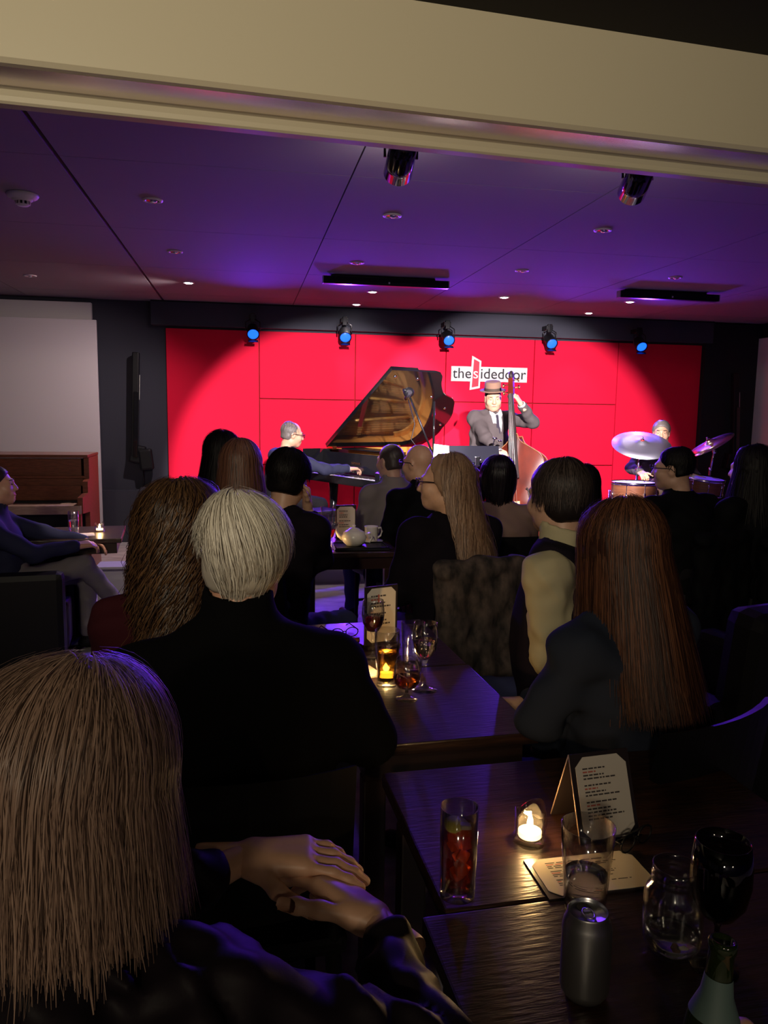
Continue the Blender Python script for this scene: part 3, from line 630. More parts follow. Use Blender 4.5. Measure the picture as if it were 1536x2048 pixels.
# ------------------------------------------------------------------ people: signed-distance bodies meshed with surface nets
def V3(*a): return np.array(a, dtype=np.float64)
def unit(v): v = np.asarray(v, float); return v/max(np.linalg.norm(v), 1e-9)
class Field:
    def __init__(s, lo, hi, h):
        s.lo = np.asarray(lo,float); s.h = h; s.n = np.maximum(np.ceil((np.asarray(hi,float)-s.lo)/h).astype(int)+1, 4)
        s.d = np.full(s.n, 9.0, np.float32)
    def win(s, lo, hi):
        i0 = np.clip(np.floor((np.asarray(lo)-s.lo)/s.h).astype(int), 0, s.n-1); i1 = np.clip(np.ceil((np.asarray(hi)-s.lo)/s.h).astype(int)+1, 1, s.n)
        sl = tuple(slice(a,b) for a,b in zip(i0,i1))
        ax = [ (s.lo[k]+s.h*np.arange(i0[k],i1[k])).astype(np.float32) for k in range(3)]
        return sl, ax[0][:,None,None], ax[1][None,:,None], ax[2][None,None,:]
    def mix(s, sl, e, k, op='u'):
        c = s.d[sl]
        if op == 'u':
            if k > 0: q = np.maximum(k-np.abs(c-e),0)/k; s.d[sl] = np.minimum(c,e)-q*q*k*.25
            else: s.d[sl] = np.minimum(c,e)
        else:
            q = np.maximum(k-np.abs(c+e),0)/max(k,1e-6); s.d[sl] = np.maximum(c,-e)+q*q*k*.25
    def cap(s, a, b, r1, r2=None, k=.02, op='u', flat=1., side=None, infl=0.):
        """tapered capsule; flat>1 squeezes it across `side` (unit vector kept wide)"""
        a = np.asarray(a,float); b = np.asarray(b,float); r2 = r1 if r2 is None else r2; r1 += infl; r2 += infl
        m = max(r1,r2)+k+2*s.h; sl,X,Y,Z = s.win(np.minimum(a,b)-m, np.maximum(a,b)+m)
        px,py,pz = X-a[0],Y-a[1],Z-a[2]; ba = b-a; L2 = max(ba@ba,1e-9)
        t = np.clip((px*ba[0]+py*ba[1]+pz*ba[2])/L2,0,1)
        qx,qy,qz = px-t*ba[0],py-t*ba[1],pz-t*ba[2]
        if flat != 1. and side is not None:
            ax = unit(ba); sd = unit(np.asarray(side)-ax*(np.asarray(side)@ax)); fr = np.cross(sd,ax)
            f = qx*fr[0]+qy*fr[1]+qz*fr[2]; q2 = qx*qx+qy*qy+qz*qz+f*f*(flat*flat-1)
            e = (np.sqrt(q2)-(r1+(r2-r1)*t))*(1/(1+.5*(flat-1)))
        else: e = np.sqrt(qx*qx+qy*qy+qz*qz)-(r1+(r2-r1)*t)
        s.mix(sl, e.astype(np.float32), k, op); return s
    def ell(s, c, r, R=None, k=.02, op='u'):
        c = np.asarray(c,float); r = np.asarray(r,float); m = r.max()+k+2*s.h; sl,X,Y,Z = s.win(c-m,c+m)
        px,py,pz = X-c[0],Y-c[1],Z-c[2]
        if R is not None: px,py,pz = [R[0][i]*px+R[1][i]*py+R[2][i]*pz for i in range(3)]
        k0 = np.sqrt((px/r[0])**2+(py/r[1])**2+(pz/r[2])**2)+1e-6; k1 = np.sqrt((px/r[0]**2)**2+(py/r[1]**2)**2+(pz/r[2]**2)**2)+1e-6
        s.mix(sl, (k0*(k0-1)/k1).astype(np.float32), k, op); return s
    def half(s, p, nrm, k=.01):
        """cut away the side the normal points to"""
        sl,X,Y,Z = s.win(s.lo, s.lo+s.h*s.n); e = -((X-p[0])*nrm[0]+(Y-p[1])*nrm[1]+(Z-p[2])*nrm[2])
        s.mix(sl, e.astype(np.float32), k, 's'); return s
    def ripple(s, amp, wl, seed=0, stretch=(1,1,1)):
        rg = np.random.default_rng(seed); sl,X,Y,Z = s.win(s.lo, s.lo+s.h*s.n); o = np.zeros_like(s.d)
        for i in range(5):
            v = unit(rg.normal(size=3)*np.asarray(stretch))*2*math.pi/wl*(.7+.7*rg.random()); o += np.sin(X*v[0]+Y*v[1]+Z*v[2]+rg.random()*6.3+1.2*np.sin((X*v[1]-Y*v[2]+Z*v[0])*.6))
        s.d += (o*amp/2.2).astype(np.float32); return s
    def net(s):
        d = s.d; n = d.shape; ins = d < 0
        c = [ins[i:n[0]-1+i, j:n[1]-1+j, k:n[2]-1+k] for i in (0,1) for j in (0,1) for k in (0,1)]
        cnt = sum(x.astype(np.int8) for x in c); act = (cnt > 0) & (cnt < 8)
        ci = np.argwhere(act); N = len(ci)
        if N == 0: return np.zeros((0,3)), np.zeros((0,4),int)
        idx = np.full(act.shape, -1, np.int64); idx[tuple(ci.T)] = np.arange(N)
        acc = np.zeros((N,3)); w_ = np.zeros(N); C8 = [(i,j,k) for i in (0,1) for j in (0,1) for k in (0,1)]
        val = [d[ci[:,0]+i,ci[:,1]+j,ci[:,2]+k] for i,j,k in C8]
        for a in range(8):
            for b in range(a+1,8):
                df = [C8[a][m] != C8[b][m] for m in range(3)]
                if sum(df) != 1: continue
                va, vb = val[a], val[b]; cr = (va < 0) != (vb < 0); t = np.where(cr, va/np.where(cr, va-vb, 1), 0)
                p = np.array(C8[a],float)[None]+t[:,None]*(np.array(C8[b],float)-np.array(C8[a],float))[None]
                acc += p*cr[:,None]; w_ += cr
        V = (ci+acc/w_[:,None])*s.h+s.lo; F = []
        for ax in range(3):
            sl0 = [slice(None)]*3; sl1 = [slice(None)]*3; sl0[ax] = slice(0,n[ax]-1); sl1[ax] = slice(1,n[ax])
            A = ins[tuple(sl0)]; B = ins[tuple(sl1)]; e = np.argwhere(A != B); u, v = (ax+1)%3, (ax+2)%3
            ok = (e[:,u] > 0) & (e[:,v] > 0) & (e[:,u] < n[u]-1) & (e[:,v] < n[v]-1); e = e[ok]
            def at(du,dv): q = e.copy(); q[:,u] -= du; q[:,v] -= dv; return idx[tuple(q.T)]
            q = np.stack([at(1,1),at(0,1),at(0,0),at(1,0)],1); fl = A[tuple(e.T)]; q[~fl] = q[~fl][:,::-1]; F.append(q)
        F = np.concatenate(F); return V, F[(F >= 0).all(1)]
def np_mesh(name, V, F, smooth=True):
    me = bpy.data.meshes.new(name); V = np.asarray(V,np.float32); F = np.asarray(F,np.int32); k = F.shape[1]
    me.vertices.add(len(V)); me.vertices.foreach_set('co', V.ravel()); me.loops.add(F.size); me.loops.foreach_set('vertex_index', F.ravel())
    me.polygons.add(len(F)); me.polygons.foreach_set('loop_start', np.arange(0,F.size,k,dtype=np.int32)); me.polygons.foreach_set('loop_total', np.full(len(F),k,np.int32))
    me.polygons.foreach_set('use_smooth', np.full(len(F),smooth)); me.update(calc_edges=True); me.validate(); return me
def joinVF(parts):
    Vs = []; Fs = []; o = 0
    for V,F in parts: Vs.append(V); Fs.append(F+o); o += len(V)
    return np.concatenate(Vs), np.concatenate(Fs)

def head_frame(yaw, pitch=0., roll=0.):
    """columns: right, forward, up of the head. yaw 0 looks +Y, positive turns left"""
    M = Matrix.Rotation(yaw,3,'Z') @ Matrix.Rotation(pitch,3,'X') @ Matrix.Rotation(roll,3,'Y'); return np.array(M)
def head_vf(C, R, sc=1., fat=0., h=.0055, nose=1.):
    F = Field((-.13,-.17,-.22),(.13,.17,.16),h)
    F.ell((0,-.018,.030),(.074,.094,.086)); F.ell((0,.026,-.030),(.061+fat,.066,.082),k=.03); F.ell((0,.052,-.090),(.034+fat,.034,.028),k=.03)
    for s in (-1,1):
        F.ell((s*.036,.058,-.030),(.028+fat*.6,.026,.030),k=.02); F.ell((s*.045,-.005,-.072),(.022+fat,.035,.030),k=.04)
        F.cap((s*.012,.084,.024),(s*.042,.072,.022),.011,.009,k=.014)
        F.ell((s*.032,.100,.006),(.017,.016,.011),k=.012,op='s'); F.ell((s*.031,.074,.005),(.014,.0135,.0125),k=.004)
        F.ell((s*.076,-.012,-.008),(.010,.020,.032),k=.010); F.ell((s*.084,-.008,-.006),(.006,.011,.018),k=.006,op='s')
        F.ell((s*.010,.098,-.030),(.009,.010,.008),k=.008)
    F.cap((0,.086,.012),(0,.103*nose,-.026),.0085,.0120,k=.014)
    F.cap((-.020,.083,-.058),(.020,.083,-.058),.0085,k=.008); F.cap((-.016,.082,-.069),(.016,.082,-.069),.009,k=.008)
    F.cap((-.022,.094,-.0632),(.022,.094,-.0632),.0022,k=.004,op='s')
    F.cap((0,-.030,-.05),(0,-.046,-.175),.056+fat*.6,.060+fat*.5,k=.03)
    V,Q = F.net(); return (V*sc) @ R.T + C, Q
def hand_vf(Wp, d, nrm, right=True, curl=(.35,.35,.4,.45), thumb=.5, h=.0042, sc=1., spread=1.):
    """Wp wrist, d towards the fingers, nrm out of the back of the hand"""
    d = unit(d); nrm = unit(nrm-d*(np.asarray(nrm)@d)); sx = np.cross(d,nrm)*(1 if right else -1)   # sx: towards little finger side
    M = np.stack([sx,d,nrm],1); F = Field((-.085,-.07,-.12),(.075,.21,.05),h)
    F.cap((0,-.06,0),(0,.0,0),.026,.024,k=.02,flat=1.25,side=(1,0,0))
    for x0,x1,r in ((-.026,-.028,.0135),(-.009,-.010,.0135),(.009,.010,.0128),(.025,.027,.0118)): F.cap((x0*.7,.012,0),(x1,.085,0),r+.002,r,k=.016)
    LN = ((.040,.025,.020),(.045,.029,.021),(.042,.027,.020),(.033,.021,.018))
    for i,(x,ln) in enumerate(zip((-.029,-.010,.010,.028),LN)):
        p = np.array((x,.085,0.)); a = curl[i]; ang = a*.9; sp = (x/.03)*.10*spread; r = (.0092,.0095,.0090,.0080)[i]
        for j,L in enumerate(ln):
            q = p+L*np.array((math.sin(sp)*math.cos(ang),math.cos(ang)*math.cos(sp),-math.sin(ang))); F.cap(p,q,r,r*.93,k=.006); p = q; r *= .93; ang += a*(1.15 if j == 0 else .8)
    p = np.array((-.026,.022,-.004)); F.cap((-.012,.012,-.004),p,.016,.015,k=.012)
    for j,(L,an) in enumerate(((.040,.85),(.030,.85-.45*thumb),(.024,.85-.8*thumb))):
        q = p+L*np.array((-math.sin(an),math.cos(an),-.35*thumb-.1*j)); F.cap(p,q,(.0125,.0108,.0100)[j],(.0108,.0100,.0085)[j],k=.008); p = q
    V,Q = F.net(); Q = Q if right else Q[:,::-1]
    return (V*sc) @ M.T + Wp, Q
def ik(S, W_, l1, l2, hint):
    S = np.asarray(S,float); W_ = np.asarray(W_,float); v = W_-S; L = np.linalg.norm(v); Lc = min(L,(l1+l2)*.995); u = v/L; W2 = S+u*Lc
    a = (l1*l1-l2*l2+Lc*Lc)/(2*Lc); hh = math.sqrt(max(l1*l1-a*a,0)); hn = np.asarray(hint,float); hn = unit(hn-u*(hn@u)); return S+u*a+hn*hh, W2

SKIN = dict(fair=(.62,.35,.22), rosy=(.58,.30,.20), tan=(.48,.28,.19), olive=(.40,.23,.15))
for k_,c_ in SKIN.items(): mat('skin_'+k_, c_, .45, noise=(40,tuple(v*.92 for v in c_),3), sss=0)
def cloth(name, col, rough=.8, sheen=.05, bump=.05): return mat(name, col, rough, sheen=0, bump=(300,bump), spec=.10 if max(col) < .05 and rough > .5 else .25)
def hairmat(name, c1, c2, rough=.42, spec=.4, gap=.45):
    m = mat(name, c1, rough, spec=spec); nt = m.node_tree; p = nt.nodes['Principled BSDF']
    g = nt.nodes.new('ShaderNodeNewGeometry'); r = nt.nodes.new('ShaderNodeValToRGB'); e = r.color_ramp.elements
    e[0].position = 0; e[0].color = (*[v*gap for v in c2],1); e[1].position = 1; e[1].color = (*c1,1); x = e.new(.35); x.color = (*c2,1)
    nt.links.new(g.outputs['Random Per Island'], r.inputs[0]); nt.links.new(r.outputs[0], p.inputs['Base Color']); return m

def ribbons(paths, w, lift=.45):
    """paths (N,S,3), outward normals (N,S,3) -> narrow V-section ribbons"""
    P,Nn = paths; N,S,_ = P.shape; T = np.gradient(P,axis=1); B = np.cross(T,Nn); B /= np.linalg.norm(B,axis=2,keepdims=True)+1e-9
    tp = np.sin(np.linspace(.25,math.pi*.97,S))**.5; ww = (w if np.ndim(w) else np.full(N,w))[:,None]*tp[None]
    L = P-B*ww[...,None]; Rr = P+B*ww[...,None]; Cc = P+Nn*(ww*lift)[...,None]
    V = np.stack([L,Cc,Rr],2).reshape(-1,3); i = (np.arange(N)[:,None]*S+np.arange(S-1)[None]).ravel()*3
    F = np.concatenate([np.stack([i,i+1,i+4,i+3],1),np.stack([i+1,i+2,i+5,i+4],1)]); return V,F
def strand_paths(C, R, rad, n, length, th0, th1, seg=12, wave=0., freq=9., seed=1, crown=(0,-.02), out=0., fall=.6, jitter=.004, spread=.0, lenvar=.15, inward=0., lift0=0., wspread=1., clumps=0, lock=.8, aend=100, swirl=0., earcut=False, drift=(0,0,0), align=False):
    """strands run from the crown over an ellipsoid (radii rad, in the head frame R at C), then hang. th: angle round the head, 0 = back, +90deg = right side"""
    rg = np.random.default_rng(seed); th = rg.uniform(th0,th1,n); rad = np.asarray(rad); e = 1+rg.normal(0,.02,n)+lift0*rg.random(n)
    a_end = math.radians(aend); arc = a_end*rad.mean(); Ls = length*(1+lenvar*rg.uniform(-1,.6,n)); st = rg.random(n)**.8*.75; ci_ = rg.integers(0,clumps,n) if clumps else None   # where along the arc the root sits
    if clumps:
        gt = rg.uniform(th0,th1,clumps); gs = rg.random(clumps)**.8*.75; tgt_th = gt[ci_]; st = st*.35+gs[ci_]*.65
    if align: Ls = np.maximum(length-st*a_end*rad.mean(),.05)*(1+lenvar*rg.uniform(-1,.6,n))
    if earcut: tt = np.abs(tgt_th if clumps else th); Ls = np.where(tt > 1.15, np.minimum(Ls,np.maximum(.02,(math.radians(84)-st*a_end)*rad.mean())), Ls)
    s = np.linspace(0,1,seg)[None]*Ls[:,None]; a = st[:,None]*a_end + s/rad.mean()
    over = np.maximum(a-a_end,0)*rad.mean(); a = np.minimum(a,a_end)
    th2 = th[:,None]+rg.normal(0,.05,n)[:,None]*np.linspace(0,1,seg)[None]*spread*10
    if clumps: u_ = np.linspace(0,1,seg)[None]**.6*lock; th2 = (tgt_th+rg.normal(0,.16,n))[:,None]*(1-u_)+(tgt_th+rg.normal(0,.035,n))[:,None]*u_
    th2 = th2+swirl*a
    x = np.sin(th2)*np.sin(a); y = -np.cos(th2)*np.sin(a); z = np.cos(a)
    P = np.stack([x*rad[0],y*rad[1],z*rad[2]],2)*e[:,None,None]; P[...,0] += crown[0]*(1-np.sin(a)); P[...,1] += crown[1]*(1-np.sin(a))
    Nn = np.stack([x/rad[0],y/rad[1],z/rad[2]],2); Nn /= np.linalg.norm(Nn,axis=2,keepdims=True)
    P = P @ R.T; Nn = Nn @ R.T
    P[...,2] -= over; P += np.asarray(drift)[None,None]*over[...,None]; oxy = Nn.copy(); oxy[...,2] = 0; P += oxy*(out*over)[...,None]; P -= oxy*inward*np.minimum(over,.12)[...,None]
    ph = rg.uniform(0,6.28,n)[:,None]; fr = freq*(1+.3*rg.normal(size=n))[:,None]; A = wave*np.clip(s/.12,0,1)
    if clumps: gp = rg.uniform(0,6.28,clumps); gf = freq*(1+.25*rg.normal(size=clumps)); ph = (gp[ci_]+rg.normal(0,.35,n))[:,None]; fr = gf[ci_][:,None]
    T2 = np.cross(Nn,np.array((0,0,1.))); T2 /= np.linalg.norm(T2,axis=2,keepdims=True)+1e-6
    P += T2*(A*np.sin(s*fr+ph))[...,None]*wspread+Nn*(A*.7*np.cos(s*fr+ph))[...,None]
    P += rg.normal(0,jitter,(n,1,3))*np.linspace(.2,1,seg)[None,:,None]+Nn*(rg.random(n)*jitter)[:,None,None]
    return P+C, Nn

PEOPLE = {}
def person(name, label, top, D_yaw=0., seat=.46, lean=.06, side_lean=0., head=(0,0,0), build=1., skin='fair', shirt=None, trousers=None, hair=None, arms=None, legs='sit', fat=0., h=.011, sh_w=.185, hands=True, glasses=None, floor=0., collar=None, eyes=False, torso_fat=0., sleeve=1.0, hscale=1., legdir=0., shoes=True, hips=None, ripple=(.004,.11), cat='person', armr=1., sh_drop=.078):
    """top: world position of the top of the head; D_yaw body facing (0 = +Y); head: (yaw,pitch,roll) in radians relative to the world"""
    top = np.asarray(top,float); f = V3(-math.sin(D_yaw),math.cos(D_yaw),0); sx = V3(math.cos(D_yaw),math.sin(D_yaw),0); up = V3(0,0,1)
    R = head_frame(*head); C = top-R[:,2]*.116*hscale
    N = C - R[:,2]*.135*hscale - R[:,1]*.04 - up*.01        # base of neck
    if hips is None: Pv = np.array([N[0],N[1],0])-f*lean-sx*side_lean+up*(seat+.095)
    else: Pv = np.asarray(hips,float)
    b = build; chest = N*.62+Pv*.38-f*.012; base = np.array([Pv[0],Pv[1],floor])
    root = thing(name, label, cat, tuple(base), 0)
    SH = [N-up*sh_drop+sx*s*sh_w*b-f*.012 for s in (-1,1)]
    EW = []
    for i,s in enumerate((-1,1)):
        spec = (arms or {}).get('LR'[i], {})
        Wt = spec.get('w'); Wt = Pv+f*.30+sx*s*.09+up*.10 if Wt is None else np.asarray(Wt,float)
        E,W2 = (np.asarray(spec['e'],float),Wt) if 'e' in spec else ik(SH[i],Wt,.285*max(b,.95),.255*max(b,.95),spec.get('hint', sx*s*.8-f*.5-up*.8)); EW.append((E,W2,spec))
    HP = [Pv+sx*s*.088*b-up*.005 for s in (-1,1)]
    lf = unit(f*math.cos(legdir)+sx*math.sin(legdir))
    KN = []; AN = []; ff = []
    for i,s in enumerate((-1,1)):
        if legs == 'sit': k_ = HP[i]+lf*.42+sx*s*.05; k_[2] = floor+.50; a_ = k_+lf*(-.02)-up*.41
        elif legs == 'stand': k_ = HP[i]*.5+np.array([HP[i][0]+sx[0]*s*.03+f[0]*.02,HP[i][1]+sx[1]*s*.03+f[1]*.02,floor+.08])*.5+f*.02; a_ = np.array([HP[i][0]+sx[0]*s*.05,HP[i][1]+sx[1]*s*.05,floor+.085])
        elif legs == 'cross': k_ = HP[i]+lf*.43+up*(.04 if s < 0 else .12); a_ = (k_-up*.41 if s < 0 else k_+lf*.20-up*.30-sx*.10)
        elif legs == 'stretch': k_ = HP[i]+lf*.43+up*.03; a_ = k_+lf*.28-up*.36
        a_[2] = max(a_[2],floor+.085); KN.append(k_); AN.append(a_); ff.append(lf)
    allp = np.array([N,Pv]+SH+[e for e,_,_ in EW]+[w_ for _,w_,_ in EW]); lo = allp.min(0)-.20; hi = allp.max(0)+.20; hi[2] = min(hi[2], C[2]+.02)
    # --- body (skin): trunk, limbs and neck coarse, head and hands fine, in one mesh
    B = Field(lo,hi,max(h,.016))
    B.cap(Pv,chest,.125*b,.135*b,k=.03,flat=1.4,side=sx); B.cap(chest,N-up*.07,.14*b,.085*b,k=.04,flat=1.5,side=sx); B.cap(N-up*.06,N+up*.05,.056,.052,k=.03)
    for i in (0,1):
        E,W2,_ = EW[i]; B.cap(N-up*.05,SH[i],.045,.048,k=.03); B.cap(SH[i],E,.045*b,.037*b,k=.02); B.cap(E,W2,.036*b,.025*b,k=.012)
    parts = [B.net(), head_vf(C,R,hscale,fat,.0055 if h < .0105 else .0078)]
    if hands:
        for i,s in enumerate((-1,1)):
            E,W2,sp = EW[i]; d = sp.get('d', unit(W2-E)); nrm = sp.get('n', up+sx*s*.3); parts.append(hand_vf(W2,np.asarray(d,float),np.asarray(nrm,float),i==1,sp.get('curl',(.4,.45,.5,.55)),sp.get('thumb',.6),sp.get('h',.0065),hscale*sp.get('sc',1.)))
    if legs: 
        Lg = Field(np.array(HP+KN+AN).min(0)-.15,np.array(HP+KN+AN).max(0)+.15,.024)
        for i in (0,1): Lg.cap(HP[i],KN[i],.070,.048,k=.02).cap(KN[i],AN[i],.045,.033,k=.02)
        parts.append(Lg.net())
    V,Q = joinVF(parts); ob('body', np_mesh('body',V-base,Q), 'skin_'+skin, root)
    # --- shirt / jacket
    if shirt:
        tf = torso_fat; S_ = Field(lo,hi,h if h < .0115 else .0145)
        S_.cap(Pv-up*.03,chest,.160*b+tf,.160*b+tf*.6,k=.05,flat=1.35-min(tf,.03)*4,side=sx); S_.cap(chest,N-up*.085,.168*b+tf*.4,.112*b,k=.05,flat=1.45,side=sx)
        S_.ell(chest+f*.05-up*.12,(.13*b+tf,.10*b+tf,.15),np.stack([sx,f,up],1),k=.06)
        for i in (0,1):
            E,W2,sp = EW[i]; S_.cap(N-up*.050-f*.01,SH[i]+up*.005,.060,.058*b*armr,k=.06); S_.cap(SH[i],E,.062*b*armr,.053*b*armr,k=.06)
            sl = sp.get('sleeve',sleeve)
            if sl > 0: S_.cap(E,E+(W2-E)*min(sl,.97),.053*b*armr,(.053-.014*sl)*b*armr,k=.03)
            elif sl < 0: S_.cap(SH[i]+(E-SH[i])*.9,E,.0,.0)
        S_.ripple(ripple[0],ripple[1],len(label)*7+1)
        S_.cap(N-up*.02,N+up*.30,.050,.05,k=.02,op='s')
        if collar: 
            ca,cb = N-up*.055-f*.01, N+up*collar[0]+f*.005; S_.cap(ca,cb,.088,.076,k=.02); S_.cap(N-up*.03+f*.006,N+up*.25+f*.012,.060,.062,k=.006,op='s'); S_.half(N+up*(collar[0]+.012),unit(up-f*.25),.004)
        for i in (0,1):
            E,W2,sp = EW[i]; sl = sp.get('sleeve',sleeve)
            if 0 < sl < .97: S_.half(E+(W2-E)*sl, unit(W2-E),.004) if False else None
        V,Q = S_.net(); ob(shirt[1], np_mesh(shirt[1],V-base,Q), shirt[0], root)
    if trousers and legs:
        T_ = Field(np.array([Pv]+HP+KN+AN).min(0)-.20,np.array([Pv]+HP+KN+AN).max(0)+.20,max(h,.019))
        T_.cap(Pv-up*.02,Pv+up*.10,.150*b+torso_fat,.148*b+torso_fat,k=.04,flat=1.3,side=sx)
        for i in (0,1): T_.cap(HP[i],KN[i],.088*b,.066*b,k=.03).cap(KN[i],AN[i]+(KN[i]-AN[i])*.08,.063*b,.052*b,k=.02)
        T_.ripple(.004,.12,len(label)); V,Q = T_.net(); ob(trousers[1], np_mesh(trousers[1],V-base,Q), trousers[0], root)
        if shoes:
            for i in (0,1):
                a = AN[i]-up*.035; G = Field(a-.30,a+.30,.012); G.cap(a-ff[i]*.03-up*.012,a+ff[i]*.17-up*.02,.036,.032,k=.01); G.cap(a,a+up*.05,.036,.042,k=.02); V,Q = G.net(); V[:,2] = np.maximum(V[:,2],floor+.003)
                ob('shoe', np_mesh('shoe',V-base,Q), 'leather_black', root)
    info = dict(root=root,C=C,R=R,N=N,P=Pv,f=f,sx=sx,base=base,EW=EW,SH=SH,chest=chest,hs=hscale); PEOPLE[label] = info
    if hair: hair(info)
    if glasses: 
        gm = MB(); hs = hscale
        def hp(x,y,z): return Vector(C+R @ (np.array((x,y,z))*hs)-base)
        for s in (-1,1):
            gm.tube([hp(s*.034+.024*math.cos(q),.112-.006*abs(math.cos(q)),.004+.018*math.sin(q)) for q in [k*math.pi/7 for k in range(15)]],.0022,6,cap=False)
            gm.tube([hp(s*.058,.104,.008),hp(s*.080,.05,.008),hp(s*.083,-.01,.004),hp(s*.081,-.03,-.015)],.0024,6)
        gm.tube([hp(-.011,.113,.008),hp(.011,.113,.008)],.0022,6); ob('glasses', gm, glasses, root)
    if eyes:
        for s in (-1,1):
            e_ = C+R @ (np.array((s*.031,.0875,.004))*hscale)-base; ob('eye', MB().ball(tuple(e_),.0045*hscale,8,6), 'ebony', root)
        e_ = [Vector(C+R @ (np.array((x,.0925-abs(x)*.12,-.0632))*hscale)-base) for x in (-.02,0,.02)]; ob('lips', MB().tube(e_,[.003,.0055,.003],6), mat('lip_red',(.36,.10,.09),.5), root)
        for s in (-1,1):
            e_ = [Vector(C+R @ (np.array((s*x,y,.030))*hscale)-base) for x,y in ((.016,.096),(.032,.091),(.046,.078))]; ob('eyebrow', MB().tube(e_,[.002,.004,.002],6), mat('brow_dark',(.06,.04,.03),.7), root)
    return info
# hair styles ------------------------------------------------------
def to_head(info, p): return info['C']+info['R'] @ (np.asarray(p,float)*info['hs'])
def short_hair(m, vol=.010, nape=-.075, front=.065, n=700, fringe=0., bald=0., seed=3, w_=.0022, length=.07, strands=True):
    def f(I):
        hs = I['hs']; F = Field((-.15,-.18,-.20),(.15,.17,.19),.008)
        F.ell((0,-.020,.032),(.074+vol,.094+vol,.086+vol)); F.ell((0,-.050,-.035),(.066+vol*.7,.060+vol*.7,.060),k=.03)
        F.half((0,front,.06),unit((0,1,-.25)),.01); F.half((0,0,nape),(0,-.25,-1),.01); F.half((0,.030,.02),unit((0,1,-.9)),.008)
        for s in (-1,1): F.ell((s*.082,.0,-.015),(.020,.028,.040),k=.010,op='s')
        if bald > 0: F.ell((0,.02,.15),(.11+bald*.2,.16,.06+bald),k=.02,op='s')
        F.ripple(.0012,.02,seed,(3,3,.5)); V,Q = F.net(); parts = [((V*hs) @ I['R'].T+I['C']-I['base'],Q)]
        if strands:
            P,Nn = strand_paths(I['C']+I['R'] @ np.array((0,-.020,.030))*hs, I['R'], np.array((.074+vol*1.05,.095+vol*1.05,.086+vol*1.05))*hs, n, length*hs, -1.9,1.9, 7, .0015, 40, seed, jitter=.002, spread=.3, lift0=.02)
            ok = (P[:,-1,2] > I['C'][2]+nape*hs*1.1); v2,f2 = ribbons((P[ok]-I['base'],Nn[ok]),w_); parts.append((v2,f2))
        V,Q = joinVF(parts); ob('hair', np_mesh('hair',V,Q), m, I['root'])
    return f
def long_hair(m, vol=.016, drop=.25, width=.085, back=.075, n=900, wave=.0, freq=20, front=.055, seed=5, w_=.0028, taper=.8, length=None, th=2.1, out=.12, part=True, jitter=.005, ripple=.0025, seg=14, sweep=False, drift=(0,0,0), align=False, wspread=1., clumps=0, lock=.8, inward=0.):
    def f(I):
        hs = I['hs']; C,R = I['C'],I['R']; lo = C-np.array((.24,.24,drop+.20)); hi = C+np.array((.24,.24,.18)); F = Field(lo,hi,.0105)
        def H(x,y,z): return C+R @ (np.array((x,y,z),float)*hs)
        Rm = R; F.ell(H(0,-.018,.032),np.array((.074+vol,.096+vol,.087+vol))*hs,Rm,k=.02)
        dn = np.array((0,0,-drop))+np.asarray(drift)*drop; 
        F.cap(H(0,-.048,.0),H(0,-.052,-.02)+dn*.55,.080*hs+vol*.6,back,k=.05,flat=1.25,side=R[:,0]); F.cap(H(0,-.052,-.02)+dn*.5,H(0,-.060,-.02)+dn,back,back*taper,k=.05,flat=1.5,side=R[:,0])
        if not sweep:
            for s in (-1,1): F.cap(H(s*.062,-.01,.0),H(s*.070,-.015,-.03)+dn*.75,.036,.034*taper,k=.04)
        F.half(H(0,front,0),R[:,1],.02); F.ell(H(0,.10,-.035),((.062,.075,.105) if not sweep else (.12,.115,.125)),Rm,k=.015,op='s')
        F.ripple(ripple,.035,seed,(3,3,.35)); V,Q = F.net(); parts = [(V-I['base'],Q)]
        P,Nn = strand_paths(C+R @ np.array((0,-.020,.030))*hs, R, np.array((.078+vol,.100+vol,.089+vol))*hs, n, length or (drop+.22), -th,th, seg, wave, freq, seed, jitter=jitter, spread=.25, out=out, lift0=.03, wspread=wspread, clumps=clumps, lock=lock, inward=inward, drift=drift, align=align)
        parts.append(ribbons((P-I['base'],Nn),RNG.uniform(.5,1.3,n)*w_)); V,Q = joinVF(parts); ob('hair', np_mesh('hair',V,Q), m, I['root'])
    return f
# ------------------------------------------------------------------ wardrobe
cloth('fleece_black',(.0022,.002,.0024),.95,0.02); cloth('sweater_dark',(.007,.005,.008),.9); cloth('top_red_dark',(.035,.006,.009),.85); cloth('jacket_leather',(.009,.006,.008),.52,0.,.03)
cloth('sweater_blue_grey',(.019,.023,.036),.9); cloth('shirt_cream',(.40,.345,.21),.8); cloth('vest_black',(.010,.007,.012),.9); cloth('tee_taupe',(.20,.125,.10),.85)
cloth('hoodie_grey',(.20,.17,.16),.9); cloth('jacket_black',(.0025,.0025,.003),.8); cloth('shirt_navy',(.018,.020,.055),.8); cloth('jeans_blue',(.035,.04,.10),.85); cloth('trousers_grey',(.16,.14,.15),.8)
cloth('trousers_black',(.010,.009,.011),.85); cloth('suit_grey',(.080,.066,.066),.85); cloth('suit_navy',(.022,.024,.050),.8); cloth('shirt_white',(.55,.55,.58),.7); cloth('tie_dark',(.035,.03,.045),.6); cloth('hat_tan',(.22,.13,.09),.85); cloth('hat_band',(.06,.045,.035),.7)
hairmat('hair_white',(.80,.74,.62),(.50,.44,.35),gap=.6); hairmat('hair_curly',(.13,.064,.024),(.036,.016,.007)); hairmat('hair_blonde',(.36,.235,.17),(.23,.14,.097),.36,gap=.75); hairmat('hair_auburn',(.135,.052,.024),(.032,.012,.007),.45,.25)
